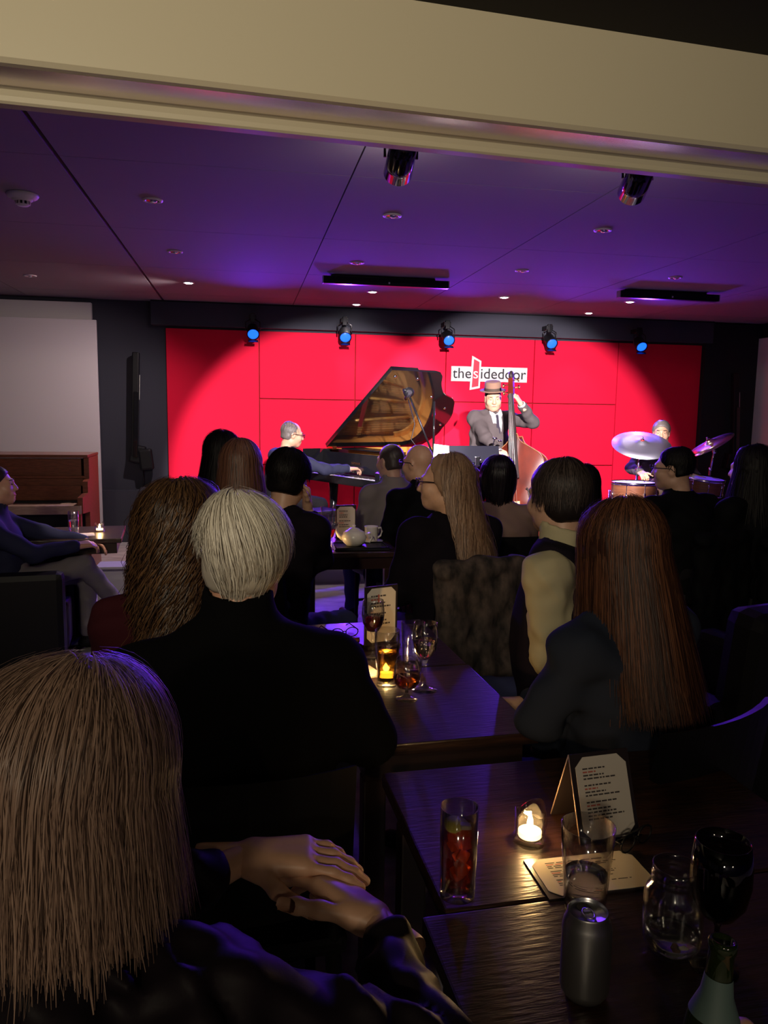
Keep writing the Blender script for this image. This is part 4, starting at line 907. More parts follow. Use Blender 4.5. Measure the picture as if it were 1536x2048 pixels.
hairmat('hair_dark',(.006,.004,.004),(.003,.002,.002),.5,.15); hairmat('hair_brown_bob',(.17,.075,.042),(.09,.038,.022)); hairmat('hair_wavy_blonde',(.34,.21,.13),(.20,.11,.065)); hairmat('hair_grey_brown',(.060,.042,.036),(.018,.012,.011),.45,.25); hairmat('hair_silver',(.20,.17,.155),(.10,.085,.075)); hairmat('hair_ginger',(.16,.07,.035),(.08,.035,.02)); hairmat('hair_black_bob',(.009,.005,.008),(.005,.003,.004),.35,.3); hairmat('hair_crop',(.06,.045,.04),(.03,.022,.02))
def seat_for(I, label, back=.05): 
    p = I['P']+I['f']*back; yaw = math.atan2(-I['f'][0],I['f'][1]); return place_chair(p[0],p[1],yaw,label)

# ------------------------------------------------------------------ front rows
I = person('person','man with thick white hair in black fleece, seated with his back turned',(0.005,1.719,1.338),.05,lean=.05,head=(-.22,-.10,.03),build=1.10,sh_w=.185,sh_drop=.105,torso_fat=.035,skin='rosy',shirt=('fleece_black','fleece'),trousers=('trousers_black','trousers'),h=.009,collar=(.070,),hscale=1.05,
  arms={'R':dict(e=(.272,1.635,.800),w=(.275,1.88,.795),d=(-.3,.9,-.1)),'L':dict(e=(-.29,1.66,.80),w=(-.14,1.86,.68))},hair=None,ripple=(.004,.14))
def white_hair(I):
    hs = I['hs']; short_hair('hair_white',.011,-.100,.075,n=10,strands=False)(I)
    P,Nn = strand_paths(I['C']+I['R'] @ np.array((0,-.022,.026))*hs, I['R'], np.array((.086,.108,.103))*hs, 8500, .165*hs, -2.3,2.3, 9, .0035, 24, 11, crown=(-.02,-.015), jitter=.006, spread=.6, lift0=.05, inward=.75, lenvar=.45, clumps=420, lock=.6, aend=132, swirl=.35, earcut=True)
    ok = (P[:,-1,2] > I['C'][2]-.150*hs); V,Q = ribbons((P[ok]-I['base'],Nn[ok]),.0010); o = [c for c in I['root'].children if c.name.startswith('hair')][0]
    ob('hair_strands', np_mesh('hair_strands',V,Q), 'hair_white', o)
white_hair(I); seat_for(I,'black chair under the white-haired man')
I = person('person','woman with long brown curly hair and dark red top beside the white-haired man',(-.165,2.078,1.318),0,lean=.04,head=(-.1,-.05,0),build=.92,sh_w=.17,shirt=('top_red_dark','top'),trousers=('jeans_blue','trousers'),h=.011,
  hair=long_hair('hair_curly',.030,.22,.1,.105,n=3800,wave=.014,freq=62,seed=8,w_=.0015,taper=.9,length=.40,out=.10,jitter=.008,ripple=.008,seg=22,front=.05,clumps=170,lock=.9))
seat_for(I,'black chair under the curly-haired woman')
# foreground woman
I = person('person','woman with long pale blonde hair in the nearest left corner, hands clasped',(-.185,.89,1.228),-.12,lean=.07,head=(-.25,-.22,.04),build=.95,sh_w=.18,skin='fair',shirt=('jacket_leather','jacket'),trousers=('trousers_black','trousers'),h=.008,ripple=(.008,.075),hscale=1.02,legs='sit',collar=(.035,),
  arms={'R':dict(w=(.180,1.010,.800),hint=(.9,-.8,-.35),d=(-.55,.80,.10),n=(.45,.15,1.),curl=(.25,.28,.35,.4),thumb=.4,h=.003,sc=1.08,sleeve=.72),'L':dict(w=(-.005,1.140,.838),hint=(-1,-.6,-.3),d=(.97,-.10,.02),n=(-.1,-.05,1),curl=(.22,.25,.28,.32),thumb=.7,h=.003,sc=1.08,sleeve=.66)},hair=None)
def blonde_hair(I):
    hs = I['hs']; long_hair('hair_blonde',.020,.09,.1,.082,n=10,seed=21,taper=1.0,out=.1,ripple=.004,front=.06)(I); o = [c for c in I['root'].children if c.name.startswith('hair')][0]
    P,Nn = strand_paths(I['C']+I['R'] @ np.array((0,-.022,.030))*hs, I['R'], np.array((.100,.120,.109))*hs, 9000, .315, -2.4,2.4, 11, .006, 12, 22, jitter=.007, spread=.5, out=.10, lift0=.05, lenvar=.42, crown=(.03,-.03), clumps=260, lock=.75, align=True)
    V,Q = ribbons((P-I['base'],Nn),RNG.uniform(.4,1.3,9000)*.0008); ob('hair_strands', np_mesh('hair_strands',V,Q), 'hair_blonde', o)
    e = to_head(I,(.083,.0,-.05))-I['base']; ob('earring', MB().ball(tuple(e),.006,10,7).tube([tuple(e),tuple(e+V3(0,0,.02))],.0015), 'brass', I['root'])
blonde_hair(I)
place_chair(I['P'][0]+.0,I['P'][1]-.0,-.12,'black chair in the nearest left corner under the blonde woman')
# right side of the lit table
I = person('person','woman with long straight auburn hair and blue-grey sweater at the right of the lit table',(.927,1.802,1.310),.42,lean=.03,head=(.30,-.05,0),build=.98,sh_w=.18,shirt=('sweater_blue_grey','sweater'),trousers=('jeans_blue','trousers'),h=.009,torso_fat=.012,ripple=(.005,.13),armr=.95,
  arms={'L':dict(e=(.690,1.665,.815),w=(.80,1.90,.64)),'R':dict(w=(.80,2.03,.70),hint=(.9,-.4,-.6))},
  hair=long_hair('hair_auburn',.016,.30,.1,.092,n=5000,wave=.005,freq=11,seed=31,w_=.0011,taper=1.0,length=.54,out=.12,jitter=.006,ripple=.003,seg=13,front=.06,clumps=220,lock=.6,drift=(.08,-.20,0),align=True))
seat_for(I,'black chair under the auburn-haired woman')
I = person('person','man with short dark grey hair in black vest over cream shirt',(.997,2.361,1.380),.85,lean=.05,head=(.35,-.05,0),build=1.04,sh_w=.185,torso_fat=.0,skin='tan',shirt=('shirt_cream','shirt'),trousers=('jeans_blue','trousers'),h=.009,collar=(.050,),ripple=(.004,.09),armr=1.0,
  arms={'L':dict(e=(.915,2.15,.80),w=(.99,2.36,.70)),'R':dict(w=(1.06,2.60,.66),hint=(.5,.9,-.6))},legs='sit',legdir=-.1,hair=short_hair('hair_grey_brown',.013,-.095,.07,n=2600,seed=41,length=.09,w_=.0011))
F = Field(np.minimum(I['P'],I['N'])-.32,np.maximum(I['P'],I['N'])+.32,.010); b = 1.06; up = V3(0,0,1)
F.cap(I['P']-up*.03,I['chest'],.200,.196,k=.05,flat=1.18,side=I['sx']); F.cap(I['chest'],I['N']-up*.085,.200,.128,k=.05,flat=1.30,side=I['sx']); F.ell(I['chest']+I['f']*.06-up*.12,(.15,.13,.17),np.stack([I['sx'],I['f'],up],1),k=.06)
for i in (0,1): F.cap(I['N']-up*.045-I['f']*.01,I['SH'][i]+(I['N']-I['SH'][i])*.35+up*.008,.078,.078,k=.05)
for i in (0,1): F.cap(I['SH'][i]+I['sx']*(-.008 if i == 0 else .008),I['EW'][i][0]+I['sx']*(-.03 if i == 0 else .03),.066,.064,k=.03,op='s')
F.cap(I['N']-up*.05,I['N']+up*.020-I['f']*.006,.090,.084,k=.02); F.cap(I['N']-up*.02+I['f']*.02,I['N']+up*.3+I['f']*.02,.074,.074,k=.008,op='s'); F.half(I['N']+up*.022,unit(up-I['f']*.3),.004); F.ripple(.003,.15,3)
V,Q = F.net(); ob('vest', np_mesh('vest',V-I['base'],Q), 'vest_black', I['root']); seat_for(I,'black chair under the man in the vest')
# ------------------------------------------------------------------ middle of the room
def loose(I_): pass
I = person('person','woman in profile with glasses and long wavy blonde hair, dark sweater',(.861,3.303,1.340),.25,lean=.03,head=(1.18,-.02,.05),build=1.0,sh_w=.185,torso_fat=.02,shirt=('sweater_dark','sweater'),trousers=('trousers_black','trousers'),glasses='black_plastic',h=.011,
  hair=long_hair('hair_wavy_blonde',.014,.30,.1,.060,n=2500,wave=.014,freq=26,seed=51,w_=.0016,taper=.7,length=.48,out=.03,jitter=.008,ripple=.006,seg=18,th=1.5,front=.045,sweep=True,clumps=130,lock=.85,drift=(.16,-.36,0)))
c = seat_for(I,'chair with a camouflage jacket over its back, under the wavy blonde woman')
# camouflage jacket on that chair
cm = mat('camouflage',(.014,.011,.010),.9,noise=(26,(.085,.060,.050),6,(1,1,.55))); pj_ = I['P']+I['f']*.05; G = Field(pj_+np.array((-.38,-.62,-.30)),pj_+np.array((.42,.02,.40)),.011); bk = pj_-I['f']*.30
for s in np.linspace(-1,1,7): G.cap(bk+I['sx']*s*.17+up*.33-I['f']*.012*math.cos(s*9),bk+I['sx']*s*.20-I['f']*(.03+.02*math.cos(s*11))-up*(.24+.02*math.sin(s*5)),.038,.042,k=.05)
G.cap(bk+I['sx']*.235+up*.28,bk+I['sx']*.27-I['f']*.05-up*.20,.042,.04,k=.02); G.cap(bk-I['sx']*.18+up*.345,bk+I['sx']*.20+up*.34,.042,.045,k=.04); G.ripple(.007,.10,77,(1.5,1.5,.5)); V,Q = G.net(); jb = pj_*V3(1,1,0)
o = ob('camouflage_jacket', np_mesh('camouflage_jacket',V-jb,Q), cm, None, tuple(jb)); tag(o,'camouflage jacket hung over the back of a chair in mid room','jacket'); JK = o; JY = .25
def add_filler_coat(I_, label):  # black filler coats, added to cover pale floor and darken that side
    p_ = I_['P']+I_['f']*.05; yw = math.atan2(-I_['f'][0],I_['f'][1]); me = JK.data.copy(); me.materials.clear(); o_ = ob('coat', me, 'jacket_black', None, (p_[0],p_[1],0), (0,0,yw-JY)); return tag(o_,label,'coat')
I = person('person','dark-haired man holding his hand to his ear, elbow on the table',(.211,3.474,1.350),-.60,lean=.08,sh_w=.17,head=(-.45,-.02,.12),skin='tan',shirt=('sweater_dark','shirt'),trousers=('jeans_blue','trousers'),h=.011,sleeve=.78,
  arms={'R':dict(e=(.335,3.44,.87),w=(.278,3.45,1.10),d=(-.12,-.03,1),n=(.9,.2,.1),curl=(.7,.7,.75,.8)),'L':dict(w=(.15,3.85,.66))},hair=short_hair('hair_dark',.020,-.085,.075,n=900,seed=61))
seat_for(I,'black chair under the man holding his ear')
I = person('person','woman with straight light brown bob hair near the stage, back turned',(-.018,3.877,1.370),-.15,lean=.04,head=(-.15,-.03,0),build=.94,shirt=('sweater_dark','top'),trousers=('trousers_black','trousers'),h=.012,
  hair=long_hair('hair_brown_bob',.020,.11,.1,.085,n=1200,wave=.002,freq=12,seed=71,w_=.0032,taper=1.05,length=.28,out=.12,jitter=.004,seg=10)); seat_for(I,'black chair under the woman with the light brown bob')
I = person('person','woman with long black hair silhouetted against the red wall',(-.115,4.409,1.400),-.2,lean=.04,head=(-.3,-.02,0),build=.95,shirt=('jacket_black','top'),trousers=('trousers_black','trousers'),h=.012,hair=long_hair('hair_dark',.020,.17,.1,.085,n=500,seed=81,w_=.003,taper=1.05,length=.34,out=.18)); seat_for(I,'black chair under the black-haired woman by the red wall')
I = person('person','man with cropped hair and grey hoodie in front of the piano',(.985,5.225,1.313),.30,lean=.04,head=(.55,-.02,0),skin='tan',shirt=('hoodie_grey','hoodie'),trousers=('jeans_blue','trousers'),h=.012,torso_fat=.01,collar=(.05,),hair=short_hair('hair_crop',.004,-.07,.06,n=10,strands=False,seed=91)); seat_for(I,'black chair under the man in the grey hoodie')
I = person('person','bald man with glasses and black top beside the grey hoodie',(1.062,4.701,1.337),.35,lean=.05,head=(.65,-.04,0),skin='fair',fat=.004,shirt=('jacket_black','jacket'),trousers=('trousers_black','trousers'),glasses='black_metal',h=.012,collar=(.04,)); seat_for(I,'black chair under the bald man')
I = person('person','woman with dark bob hair and taupe t-shirt in front of the bass',(1.457,4.313,1.274),-.05,lean=.04,head=(-.05,-.02,0),build=.97,sh_w=.175,skin='fair',shirt=('tee_taupe','t_shirt'),trousers=('jeans_blue','trousers'),h=.011,sleeve=0.,torso_fat=.015,hair=long_hair('hair_black_bob',.018,.045,.1,.080,n=900,seed=101,w_=.003,taper=.9,length=.22,out=-.1,jitter=.003,seg=9)); seat_for(I,'black chair under the woman in the taupe t-shirt')
I = person('person','short-haired ginger child seated low before the music stand',(1.507,5.007,1.165),-.1,seat=.44,lean=.04,head=(-.3,-.02,0),build=.85,sh_w=.155,shirt=('sweater_blue_grey','top'),trousers=('jeans_blue','trousers'),h=.013,hscale=.92,hair=short_hair('hair_ginger',.010,-.07,.065,n=500,seed=111)); seat_for(I,'black chair under the ginger child')
I = person('person','dark-haired woman half hidden behind the man in the vest',(1.985,4.314,1.225),-.1,lean=.05,head=(.0,-.05,0),build=.92,shirt=('jacket_black','top'),trousers=('trousers_black','trousers'),h=.013,hair=long_hair('hair_dark',.016,.12,.1,.075,n=400,seed=121,w_=.003,length=.28)); seat_for(I,'black chair under the half-hidden dark-haired woman')
I = person('person','man in profile with glasses, short dark hair and black jacket at right',(2.358,3.955,1.358),.30,lean=.08,head=(.85,-.04,0),build=1.08,sh_w=.2,fat=.004,torso_fat=.03,skin='tan',shirt=('jacket_black','jacket'),trousers=('trousers_black','trousers'),glasses='black_metal',h=.012,collar=(.03,),hair=short_hair('hair_dark',.007,-.055,.06,n=400,seed=131)); seat_for(I,'black chair under the man with glasses at right'); add_filler_coat(I,'black coat added to darken the floor, over the chair of the man with glasses')
I = person('person','long-haired woman in black at the far right edge',(2.720,3.792,1.366),.15,lean=.05,head=(.5,-.05,0),shirt=('jacket_black','top'),trousers=('trousers_black','trousers'),h=.012,arms={'R':dict(w=(2.66,3.50+.55,.86),hint=(.9,-.4,-.6))},hair=long_hair('hair_dark',.018,.20,.1,.080,n=500,seed=141,w_=.003,length=.36,out=.2)); seat_for(I,'black chair under the woman at the far right edge'); add_filler_coat(I,'black coat added to darken the floor, over the chair at the far right edge')
# man in the armchair at left
I = person('person','man in navy shirt leaning back in an armchair at the left edge',(-1.470,4.90,1.180),-1.45,seat=.36,lean=-.02,head=(-1.45,.10,0),skin='rosy',shirt=('shirt_navy','shirt'),trousers=('trousers_grey','trousers'),h=.011,legs='cross',hips=(-1.42,4.93,.46),collar=(.035,),eyes=True,
  arms={'R':dict(w=(-1.02,4.86,.70),hint=(.1,-.6,-.8)),'L':dict(w=(-1.0,5.05,.70),hint=(0,.6,-.8))},hair=short_hair('hair_grey_brown',.010,-.07,.07,n=700,seed=151))
t = thing('armchair','black upholstered armchair at the left edge of the room','armchair',(-1.42,4.90,0),-1.45)
ob('seat', MB().box((0,.02,.18),(.56,.62,.30),bev=.03), 'leather_black', t); ob('backrest', MB().box((0,-.37,.50),(.66,.16,.84),RX(.10),bev=.05), 'leather_black', t)
for s in (-1,1): ob('armrest', MB().box((s*.34,-.02,.30),(.12,.74,.60),bev=.04), 'leather_black', t)

c = copy_tree(t); c.location = (1.78,2.62,0); c.rotation_euler = (0,0,.25); tag(c,'black armchair added to darken the floor, right of the auburn-haired woman','armchair')  # extra armchair put in to cover pale floor and keep this side dark
t['group'] = c['group'] = 'black armchairs'
# ------------------------------------------------------------------ musicians
fy = math.atan2(-PIANO_Y.x,PIANO_Y.y); kb = lambda x,y,z: np.array(PO+PIANO_X*x+PIANO_Y*y+Vector((0,0,z)))
I = person('person','balding pianist with glasses and dark suit playing the grand piano',(.475,7.50,1.425),fy,seat=.615,lean=.12,head=(-1.38,-.16,0),skin='fair',build=1.04,shirt=('suit_navy','jacket'),trousers=('trousers_black','trousers'),glasses='black_plastic',h=.010,floor=.13,eyes=True,sleeve=.93,
  arms={'L':dict(w=kb(-.22,-.04,.855),hint=(-.5,-.3,-1),d=PIANO_Y,n=(0,0,1),curl=(.5,.5,.5,.5)),'R':dict(w=kb(.22,-.04,.855),hint=(.3,-.7,-1),d=PIANO_Y,n=(0,0,1),curl=(.5,.5,.5,.5))},hair=short_hair('hair_silver',.006,-.075,.02,n=300,bald=.02,seed=161))
o = MB()
for s in (-1,1):
    o.add(*(lambda a,b,c,d:([a,b,c,d],[(0,1,2,3)]))(*[tuple(I['N']-I['base']+I['sx']*s*x+I['f']*y+up*z) for x,y,z in ((.02,.066,.03),(.060,.030,.055),(.064,.052,.0),(.03,.085,-.03))]))
ob('collar', o, 'shirt_white', I['root'])
def cuff(I, i, r=.036):
    E,W2,_ = I['EW'][i]; d = unit(W2-E); a = W2-d*.06-I['base']; b_ = W2+d*.004-I['base']; ob('cuff', MB().tube([tuple(a),tuple(b_)],[r,r*.96],18,cap=True), 'shirt_white', I['root'])
cuff(I,0); cuff(I,1)
# bassist
by = math.pi+.10
I = person('person','bassist in grey suit, tie and small tan hat, standing behind the double bass',(2.375,7.235,1.80),by,head=(math.pi-.18,-.20,.06),skin='fair',build=1.06,fat=.008,shirt=('suit_grey','jacket'),trousers=('suit_navy','trousers'),h=.009,floor=.13,legs='stand',hips=(2.33,7.26,1.02),eyes=True,sleeve=.90,torso_fat=.02,sh_w=.165,sh_drop=.062,armr=1.05,
  arms={'R':dict(w=(2.33,6.83,1.175),hint=(-.8,-.3,-.6),d=(.85,-.25,-.28),n=(.1,-.8,.55),curl=(.45,.55,.7,.8),thumb=.8,h=.004),'L':dict(w=(2.575,6.98,1.630),hint=(.9,.1,-.7),d=(-.45,.0,.62),n=(.6,-.45,.25),curl=(.55,.6,.65,.7),thumb=.6,h=.004)},
  hair=short_hair('hair_dark',.004,-.06,.05,n=10,strands=False,seed=171))
cuff(I,0,.038); cuff(I,1,.038)
E,W2,_ = I['EW'][1]; 
fr = I['f']; sx = I['sx']; 
def front(x, y, z): return tuple(I['N']+sx*x+fr*y+up*z-I['base'])
sf = MB().add([front(-.055,.075,-.01),front(.055,.075,-.01),front(.050,.128,-.10),front(.030,.150,-.22),front(.012,.155,-.34),front(-.012,.155,-.34),front(-.030,.150,-.22),front(-.050,.128,-.10)],[(0,1,2,7),(7,2,3,6),(6,3,4,5)])
ob('shirt_front', sf, 'shirt_white', I['root'])
sf = MB()
for s in (-1,1): sf.add([front(s*.008,.088,-.02),front(s*.062,.050,.035),front(s*.066,.090,-.02),front(s*.036,.122,-.06)],[(0,1,2,3)])
ob('collar', sf, 'shirt_white', I['root'])
ob('tie', MB().add([front(-.013,.108,-.022),front(.013,.108,-.022),front(.011,.128,-.055),front(-.011,.128,-.055),front(-.024,.166,-.26),front(.024,.166,-.26),front(0,.168,-.31)],[(0,1,2,3),(3,2,5,4),(4,5,6)]), 'tie_dark', I['root'])
sf = MB()
for s in (-1,1): sf.add([front(s*.058,.085,-.01),front(s*.112,.095,-.10),front(s*.095,.128,-.16),front(s*.022,.163,-.36),front(s*.046,.140,-.12)],[(0,1,2,3,4)])
ob('lapel', sf, 'suit_grey', I['root'])
HR = Matrix([list(r) for r in I['R']]); hc = tuple(I['C']+I['R'] @ np.array((0,-.015,.068))-I['base'])
ht = ob('hat', MB().lathe([(.088,-.002),(.138,.006),(.140,.010),(.128,.012),(.092,.010),(.090,.03),(.086,.085),(.075,.096),(.04,.090),(.001,.086)],36,c=hc,M=HR @ Matrix.Diagonal((.90,1.06,1.0))), 'hat_tan', I['root'])
ob('hat_band', MB().lathe([(.0925,.010),(.0915,.038)],36,c=hc,M=HR @ Matrix.Diagonal((.905,1.065,1.0))), 'hat_band', ht)
# drummer
I = person('person','drummer in grey suit half hidden by the ride cymbal',(4.10,7.10,1.487),math.pi-.25,seat=.63,lean=.05,head=(math.pi-.5,-.05,0),skin='fair',shirt=('suit_grey','jacket'),trousers=('trousers_black','trousers'),h=.011,floor=.13,eyes=True,sleeve=.93,
  arms={'R':dict(w=(3.72,6.78,1.00),hint=(-.9,.2,-.6),d=(-.1,-.9,-.15),n=(-.3,0,1),curl=(.9,.9,.9,.9)),'L':dict(w=(4.22,6.86,1.02),hint=(.9,.2,-.6),d=(0,-1,-.2),n=(.3,0,1),curl=(.9,.9,.9,.9))},hair=short_hair('hair_silver',.010,-.07,.065,n=300,seed=181))
fr = I['f']; sx = I['sx']; ob('shirt_front', MB().add([front(-.05,.075,-.01),front(.05,.075,-.01),front(.045,.135,-.12),front(.0,.165,-.36),front(-.045,.135,-.12)],[(0,1,2,3,4)]), 'shirt_white', I['root'])
st_ = thing('drum_throne','black round drum stool under the drummer','stool',(float(I['P'][0]),float(I['P'][1]),.13))
ob('cushion', MB().lathe([(.001,.39),(.15,.39),(.165,.42),(.15,.455),(.001,.46)],28), 'leather_black', st_); ob('post', MB().tube([(0,0,.1),(0,0,.39)],.018), 'chrome', st_)
for k in range(3): q=2*math.pi*k/3; ob('leg', MB().tube([(0,0,.2),(.22*math.cos(q),.22*math.sin(q),.01)],.01), 'chrome', st_)
for s,(a,b_) in enumerate((((3.72,6.72,1.00),(3.58,6.44,.96)),((4.22,6.78,1.0),(4.30,6.60,.965)))):
    a = Vector(a); b_ = Vector(b_); d = (b_-a).normalized(); tag(ob('drumstick', MB().tube([a-d*.06,a,b_],[.007,.007,.004],8), mat('hickory',(.62,.42,.22),.5)),'wooden drumstick in the drummer\'s '+('right hand over the floor tom' if s==0 else 'left hand over the snare'),'drumstick','drumsticks')
# ------------------------------------------------------------------ glassware
def gl_profile(outer, wall=.0016, base=.006):
    """outer: (r,z) from the foot up to the rim -> closed thin profile"""
    inner = [(max(r-wall,.0005), max(z,base)) for r,z in reversed(outer) if z > base*.5]
    return [(.0005,outer[0][1])]+outer+inner+[(.0005,base)]
def glass(name, label, loc, outer, liquid=None, level=None, wall=.0016, base=.006, m='clear_glass', cat='glass', parts=None, group=None, seg=36):
    t = thing(name, label, cat, loc, 0, group)
    ob('bowl', MB().lathe(gl_profile(outer,wall,base),seg), m, t)
    if liquid:
        zs_ = np.array([p[1] for p in outer]); rs_ = np.array([p[0] for p in outer]); pr = [(.0005,base+.0006)]
        for z in np.linspace(base+.0006,level,9): pr.append((max(np.interp(z,zs_,rs_)-wall-.0004,.001),z))
        pr.append((.0005,level)); ob('drink', MB().lathe(pr,seg), liquid, t)
    return t
def stem(t, h, foot=.033, r=.0038, m='clear_glass'):
    ob('stem', MB().lathe([(.0005,0),(foot,0),(foot,.0018),(foot*.5,.006),(r*1.6,.014),(r,.03),(r,h-.012),(r*2.2,h),(.0005,h+.004)],30), m, t)
def wine(label, loc, stem_h, prof, liquid, lv, foot=.033, group='glasses on the lit table', m='clear_glass', name='wine_glass'):
    t = glass(name, label, loc, [(r,z+stem_h) for r,z in prof], liquid, None if lv is None else lv+stem_h, .0014, stem_h+.002, m, group=group)
    stem(t, stem_h, foot, m=m); return t
def candle(label, loc, r=.029, h=.066, energy=1.2, group='glass tealights'):
    t = thing('tealight_candle', label, 'candle', loc, 0, group)
    seg = 30; vs = []; fs = []; rows = [(r*.98,0,0),(r*1.02,.012,0),(r*.93,.30*h,0),(r*1.02,.60*h,.3),(r*.96,h,1),(r*.84,h,1),(r*.86,.6*h,.3),(r*.82,.24*h,0),(r*.8,.16*h,0),(.001,.16*h,0)]
    for (rr,z,wv) in rows:
        for k in range(seg):
            q = 2*math.pi*k/seg; lump = 1+.045*math.sin(3*q+z*60)+.03*math.sin(5*q-z*90); vs.append((rr*lump*math.cos(q),rr*lump*math.sin(q),z+wv*.010*math.sin(2*q+.6)))
    for i in range(len(rows)-1):
        for k in range(seg): k2=(k+1)%seg; fs.append((i*seg+k,i*seg+k2,(i+1)*seg+k2,(i+1)*seg+k))
    fs.append(tuple(range(seg))[::-1]); ob('glass_cup', MB().add(vs,fs,True), 'thick_glass', t)
    ob('glowing_wax', MB().lathe([(.0005,.19*h),(r*.72,.19*h),(r*.74,.34*h),(r*.66,.35*h),(.0005,.34*h)],24), 'glowing_wax', t)
    ob('wick', MB().tube([(0,0,.34*h),(.001,0,.46*h)],.0008,6), 'ink', t)
    ob('flame', MB().lathe([(.0003,.40*h),(.0036,.44*h),(.0056,.54*h),(.0046,.66*h),(.0020,.80*h),(.0002,.90*h)],14), 'flame', t)
    lamp('POINT','candle_light',(loc[0],loc[1],loc[2]+.62*h),energy,(1,.55,.20),radius=.006)
    return t
T1 = .7502
# near table
t = glass('highball_glass','tall highball glass of cola with ice and lemon on the near table',(.336,1.125,T1),[(.0285,0),(.0290,.01),(.0300,.06),(.0312,.152)],'cola',.118,.0020,.016,'clear_glass',group=None)
rg = random.Random(4)
for k in range(9):
    a = rg.uniform(0,6.28); ob('ice_cube', MB().box((.0105*math.cos(a),.0105*math.sin(a),.030+.0105*k),(.0185,.0175,.017),Euler((rg.random()*3,rg.random()*3,rg.random()*3)).to_matrix(),bev=.003), 'ice', t)
ob('lemon_slice', MB().lathe([(.0005,-.0025),(.021,-.0025),(.023,0),(.021,.0025),(.0005,.0025)],24,c=(-.003,0,.119),M=RX(.25)@RY(.15)), 'lemon', t)
candle('lit tealight in wavy glass beside the cola on the near table',(.510,1.255,T1))
def octagon(w_,h_,c): return [(-w_/2+c,-h_/2),(w_/2-c,-h_/2),(w_/2,-h_/2+c),(w_/2,h_/2-c),(w_/2-c,h_/2),(-w_/2+c,h_/2),(-w_/2,h_/2-c),(-w_/2,-h_/2+c)]
def printed(w_, h_, lines, seed, margin=.12, lh=.45):
    rg = random.Random(seed); m = MB(); red = MB(); y = h_/2*(1-margin*1.6); step = h_*(1-margin*2.2)/lines
    for i in range(lines):
        if i in (1,6,11): tgt = red; L = .35
        elif i in (4,9): y -= step; continue
        else: tgt = m; L = rg.uniform(.55,.98)
        x = -w_/2*(1-margin*1.6); xe = x+w_*(1-margin*1.8)*L
        while x < xe:
            ww = rg.uniform(.04,.12)*w_; tgt.add([(x,y-step*lh/2,0),(min(x+ww,xe),y-step*lh/2,0),(min(x+ww,xe),y+step*lh/2,0),(x,y+step*lh/2,0)],[(0,1,2,3)]); x += ww+.02*w_
        y -= step
    return m, red
def menu_sheet(parent, w_, h_, M, off, seed, lines=16):
    """octagonal cream menu lying in the xy plane of matrix M (4x4, in the parent's space)"""
    sh = ob('menu_sheet', MB().prism(octagon(w_,h_,min(w_,h_)*.16),off,off+.0008), 'paper', parent); sh.matrix_local = M
    a, r_ = printed(w_*.92,h_*.88,lines,seed)
    for mm,ml in ((a,'ink'),(r_,'ink_red')):
        o = ob('print', mm, ml, sh); o.location = (0,0,off+.0011); o['kind'] = 'stuff'
    return sh
def tent_menu(label, loc, rz, w_, h_, depth, seed, sheet=True):
    t = thing('menu_stand', label, 'menu', loc, rz, 'table menu stands'); tilt = math.atan2(depth/2,h_); L = math.hypot(h_,depth/2)
    for s in (-1,1):
        M = Matrix.Translation((0,s*depth/4,h_/2)) @ Matrix.Rotation(math.radians(90)+s*tilt,4,'X')
        o = ob('panel', MB().box((0,0,0),(w_,L,.003)), mat('menu_black',(.020,.014,.014),.3), t); o.matrix_local = M
        ob('edge', MB().tube([(-w_/2,s*depth/2,.002),(-w_/2,0,h_)],.0013,6), mat('menu_edge',(.45,.30,.22),.4), t)
    M = Matrix.Translation((0,-depth/4-.003,h_/2)) @ Matrix.Rotation(math.radians(90)-tilt,4,'X')
    menu_sheet(t, w_*.86, L*.93, M, .0, seed); return t
tent_menu('black tent menu with cream octagonal list standing on the near table',(.655,1.292,T1),.10,.125,.148,.112,1)
t = thing('menu_card','flat cream menu card lying on the near table under the pint','menu',(.580,1.142,T1),.02,'table menus'); ob('backing', MB().box((0,0,.0015),(.205,.112,.003)), 'menu_black', t); menu_sheet(t,.190,.104,Matrix.Identity(4),.0032,5,14)
t = thing('folded_eyeglasses','folded dark eyeglasses resting by the tent menu','eyeglasses',(.690,1.196,T1+.005),.5)
for s in (-1,1):
    ob('lens_rim', MB().tube([(s*.026+.021*math.cos(q),0,.019+.016*math.sin(q)) for q in [k*math.pi/8 for k in range(17)]],.0016,6,cap=False), 'black_plastic', t)
    ob('temple', MB().tube([(s*.048,0,.026),(s*.046,.012,.024),(-s*.02,.016+.006*(s>0),.012),(-s*.042,.016+.006*(s>0),.004)],.0018,6), 'black_plastic', t)
ob('bridge', MB().tube([(-.006,0,.022),(.006,0,.022)],.0016,6), 'black_plastic', t)
glass('pint_glass','half-empty pint glass of water on the near table behind the can',(.528,1.060,T1),[(.032,0),(.033,.01),(.038,.08),(.0425,.140)],'water',.060,.0022,.012)
# can
t = thing('drink_can','open silver drinks can on the nearest table','can',(.448,.888,T1))
ob('body', MB().lathe([(.0005,.004),(.022,.003),(.026,0),(.032,.010),(.033,.016),(.033,.100),(.031,.108),(.0268,.118),(.0272,.121),(.0262,.1225)],40), mat('can_dull',(.30,.29,.28),.38,metal=.9), t)
ld = ob('lid', MB().lathe([(.0262,.1225),(.0246,.1195),(.0240,.1165),(.0005,.1168)],36), 'aluminium', t)
ob('pull_tab', MB().tube([(.0075*math.cos(q),-.002+.011*math.sin(q),.1185) for q in [k*math.pi/8 for k in range(17)]],.0013,6,cap=False).box((0,.006,.1183),(.009,.008,.0012)), 'aluminium', ld)
ob('opening', MB().lathe([(.0005,.0),(.0095,.0)],20,c=(0,.0135,.1173)), 'ink', ld)
